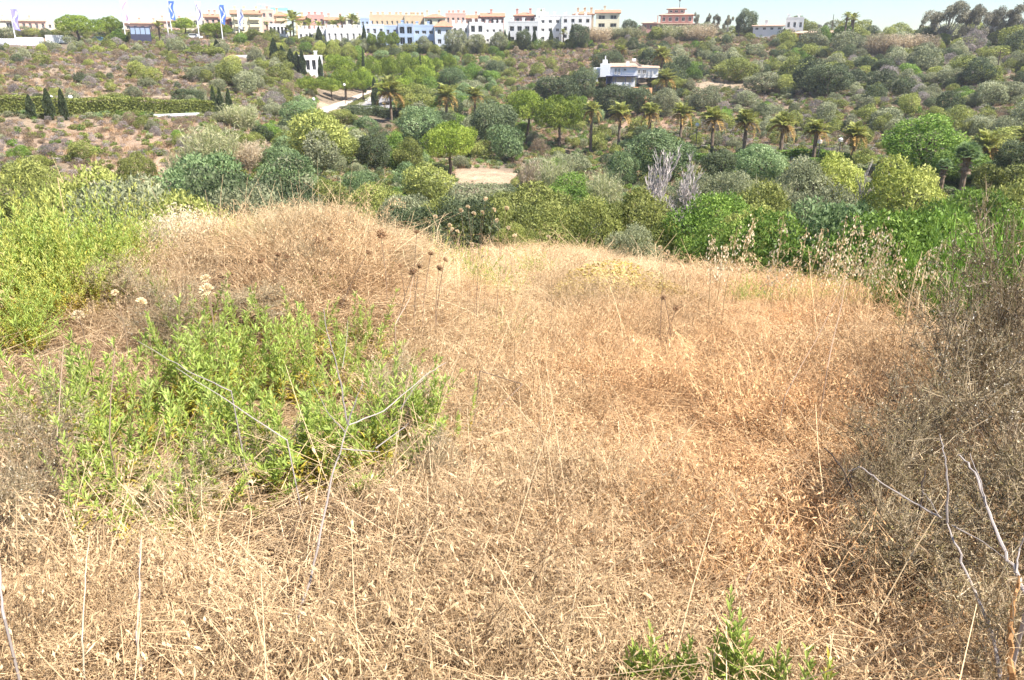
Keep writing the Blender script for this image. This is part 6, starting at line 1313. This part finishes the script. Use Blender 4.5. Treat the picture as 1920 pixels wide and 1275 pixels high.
# ---------------- grey thorn bushes, right (stems + spiny twigs + curled grey leaves)
def thorn_meshes(seed, sparse=False):
    g = np.random.default_rng(seed); S, Q, T_ = branch_tree(3, seed, upb=.4, n0=15, l0=.5, r0=.010, ang=.55, kids=6, shrink=.74) if sparse else branch_tree(4, seed, upb=.35, n0=12, l0=.42, r0=.010, ang=.75, kids=5, shrink=.66); z = max(np.percentile(S[..., 2], 96), .1); xy = np.percentile(np.abs(S[..., :2]), 98)
    S = S*np.array([.5/xy, .5/xy, 1/z]); S[..., 2] = np.abs(S[..., 2]); big = Q[:, 0] > .0022; tr0 = .0026 if sparse else .0019
    mb = MB(); mb.tubes(S[big], Q[big]*.7, 4, np.clip(g.normal(.4, .2, big.sum()), 0, 1)); st = mb
    tw = MB(); sm = S[~big]; tw.tubes(sm, np.linspace(tr0*1.2, tr0*.5, sm.shape[1])[None]*np.ones((len(sm), 1)), 3, np.clip(g.normal(.45, .2, len(sm)), 0, 1))
    n_ = 5200 if not sparse else 5600; i = g.integers(0, len(sm), n_); f = g.uniform(0, 3.99, n_); k = f.astype(int); P = sm[i, k]+(sm[i, k+1]-sm[i, k])*(f-k)[:, None]; d = g.normal(0, 1, (n_, 3)); d /= np.linalg.norm(d, axis=1, keepdims=True)
    tw.tubes(np.stack([P, P+d*g.uniform(.012, .035 if not sparse else .055, (n_, 1))], 1), np.tile([.0010 if not sparse else .0016, .0004], (n_, 1)), 3, np.clip(g.normal(.6, .22, n_), 0, 1))
    lf = MB(); n2 = 2600; i = g.integers(0, n_, n2); lf.cards(P[i], unit(g.normal(0, 1, (n2, 3))), unit(g.normal(0, 1, (n2, 3))), g.uniform(.012, .024, n2), .007, np.clip(g.normal(.5, .28, n2), 0, 1))
    return st, tw, lf
tst = veg('thorn_stem', (.10, .07, .05), (.21, .155, .11), (.36, .29, .23), trans=0); ttw = veg('thorn_twig', (.14, .11, .055), (.34, .26, .15), (.64, .50, .33), trans=0)
tlf = veg('thorn_leaf', (.20, .19, .08), (.40, .35, .22), (.82, .75, .66), trans=.2); tlo = veg('thorn_leaf_olive', (.19, .18, .05), (.40, .32, .13), (.70, .60, .42), trans=.2)
TM = []
for sd in (3, 4, 8, 13, 14, 15):
    a, b, c = thorn_meshes(sd, sd > 9); TM.append((a.mesh('stems', tst), b.mesh('spiny_twigs', ttw), c.mesh('small_leaves', tlf), c.mesh('small_leaves_olive', tlo)))
def thorn(px, r_, yt, wpx, label, olive=False, dp=1.0, zoff=0):
    x, y = at(px, r_); z = tz1(x, y); h = max(float(zat(px, yt, r_))-z, .3); wd = wpx*proj(x, y, z)[2]/FPX; m = TM[random.randrange(3)+(3 if (r_ < 3.2 and px > 1500) else 0)]
    e = ob('thorn_bush', None, loc=(x, y, z-.03), rot=(0, 0, random.uniform(0, 6.28)), scl=(wd, wd*dp, h*1.05)); tag(e, label, 'thorn bush')
    ob('stems', m[0], e); t = ob('spiny_twigs', m[1], e, kind='stuff'); l = ob('small_leaves', m[3] if olive else m[2], e, kind='stuff')
for a in [(1820,4.6,480,210,'grey thorn bush at the right, upper left dome'),(1925,4.4,470,220,'grey thorn bush at the right edge, upper dome'),(1880,3.9,580,260,'grey brown thorn bush in the middle of the right side'),(1965,3.4,620,300,'thorn bush cut by the right edge, below the domes',True),
 (1860,3.1,710,290,'brown twiggy thorn bush halfway down the right side'),(1730,2.9,790,260,'low thorn bush reaching left over the straw',True),(1920,2.5,860,330,'dense thorn bush in the lower right',True),(1760,2.35,930,330,'olive spiny bush in front of the gnarled limbs',True),(1640,2.7,820,180,'sparse thin twigs at the left of the thorn bush',True),(1850,2.0,1040,330,'low olive thorn bush at the bottom right',True),(1690,3.3,690,200,'grey brown thorn tuft reaching into the straw below the pale stalk'),(1640,2.35,960,200,'low thorn twigs around the gnarled limbs',True)]:
    thorn(*a)
# grey twiggy dead subshrubs in the straw
gt = [m for m in TM]
for px, r_, yt, wp, lb in [(60,3.4,760,230,'grey dead twiggy subshrub at the left edge'),(-10,2.8,860,200,'grey dead twigs at the lower left edge'),(480,5.6,530,200,'purplish grey dead twigs behind the green clump'),(330,5.2,540,160,'brown dead twigs left of the pale thistle heads'),(180,6.2,500,160,'dead brown twigs in front of the left bushes'),(740,3.6,700,200,'brown dead twigs in the shade right of the clump'),(430,3.4,800,260,'dead brown twigs inside the green clump'),(300,2.9,930,240,'dead dark twigs at the front of the clump'),(800,3.1,800,160,'dark dead twigs at the right foot of the clump'),(1820,5.4,640,140,'grey dead twigs under the thorn domes')]:
    thorn(px, r_, yt, wp, lb)

# ------------------------------------------------------------------ air
mb = MB(); mb.box(-520, 520, -60, 560, -60, 60); hz = bpy.data.materials.new('haze_air'); hz.use_nodes = True
N = hz.node_tree.nodes; N.clear(); pv = N.new('ShaderNodeVolumePrincipled'); pv.inputs['Color'].default_value = (.94, .93, 1, 1); pv.inputs['Density'].default_value = .0003; pv.inputs['Anisotropy'].default_value = .3
oo = N.new('ShaderNodeOutputMaterial'); hz.node_tree.links.new(pv.outputs[0], oo.inputs['Volume'])
ob('haze', mb.mesh('haze', hz), kind='stuff')['label'] = 'thin pale haze over the valley'
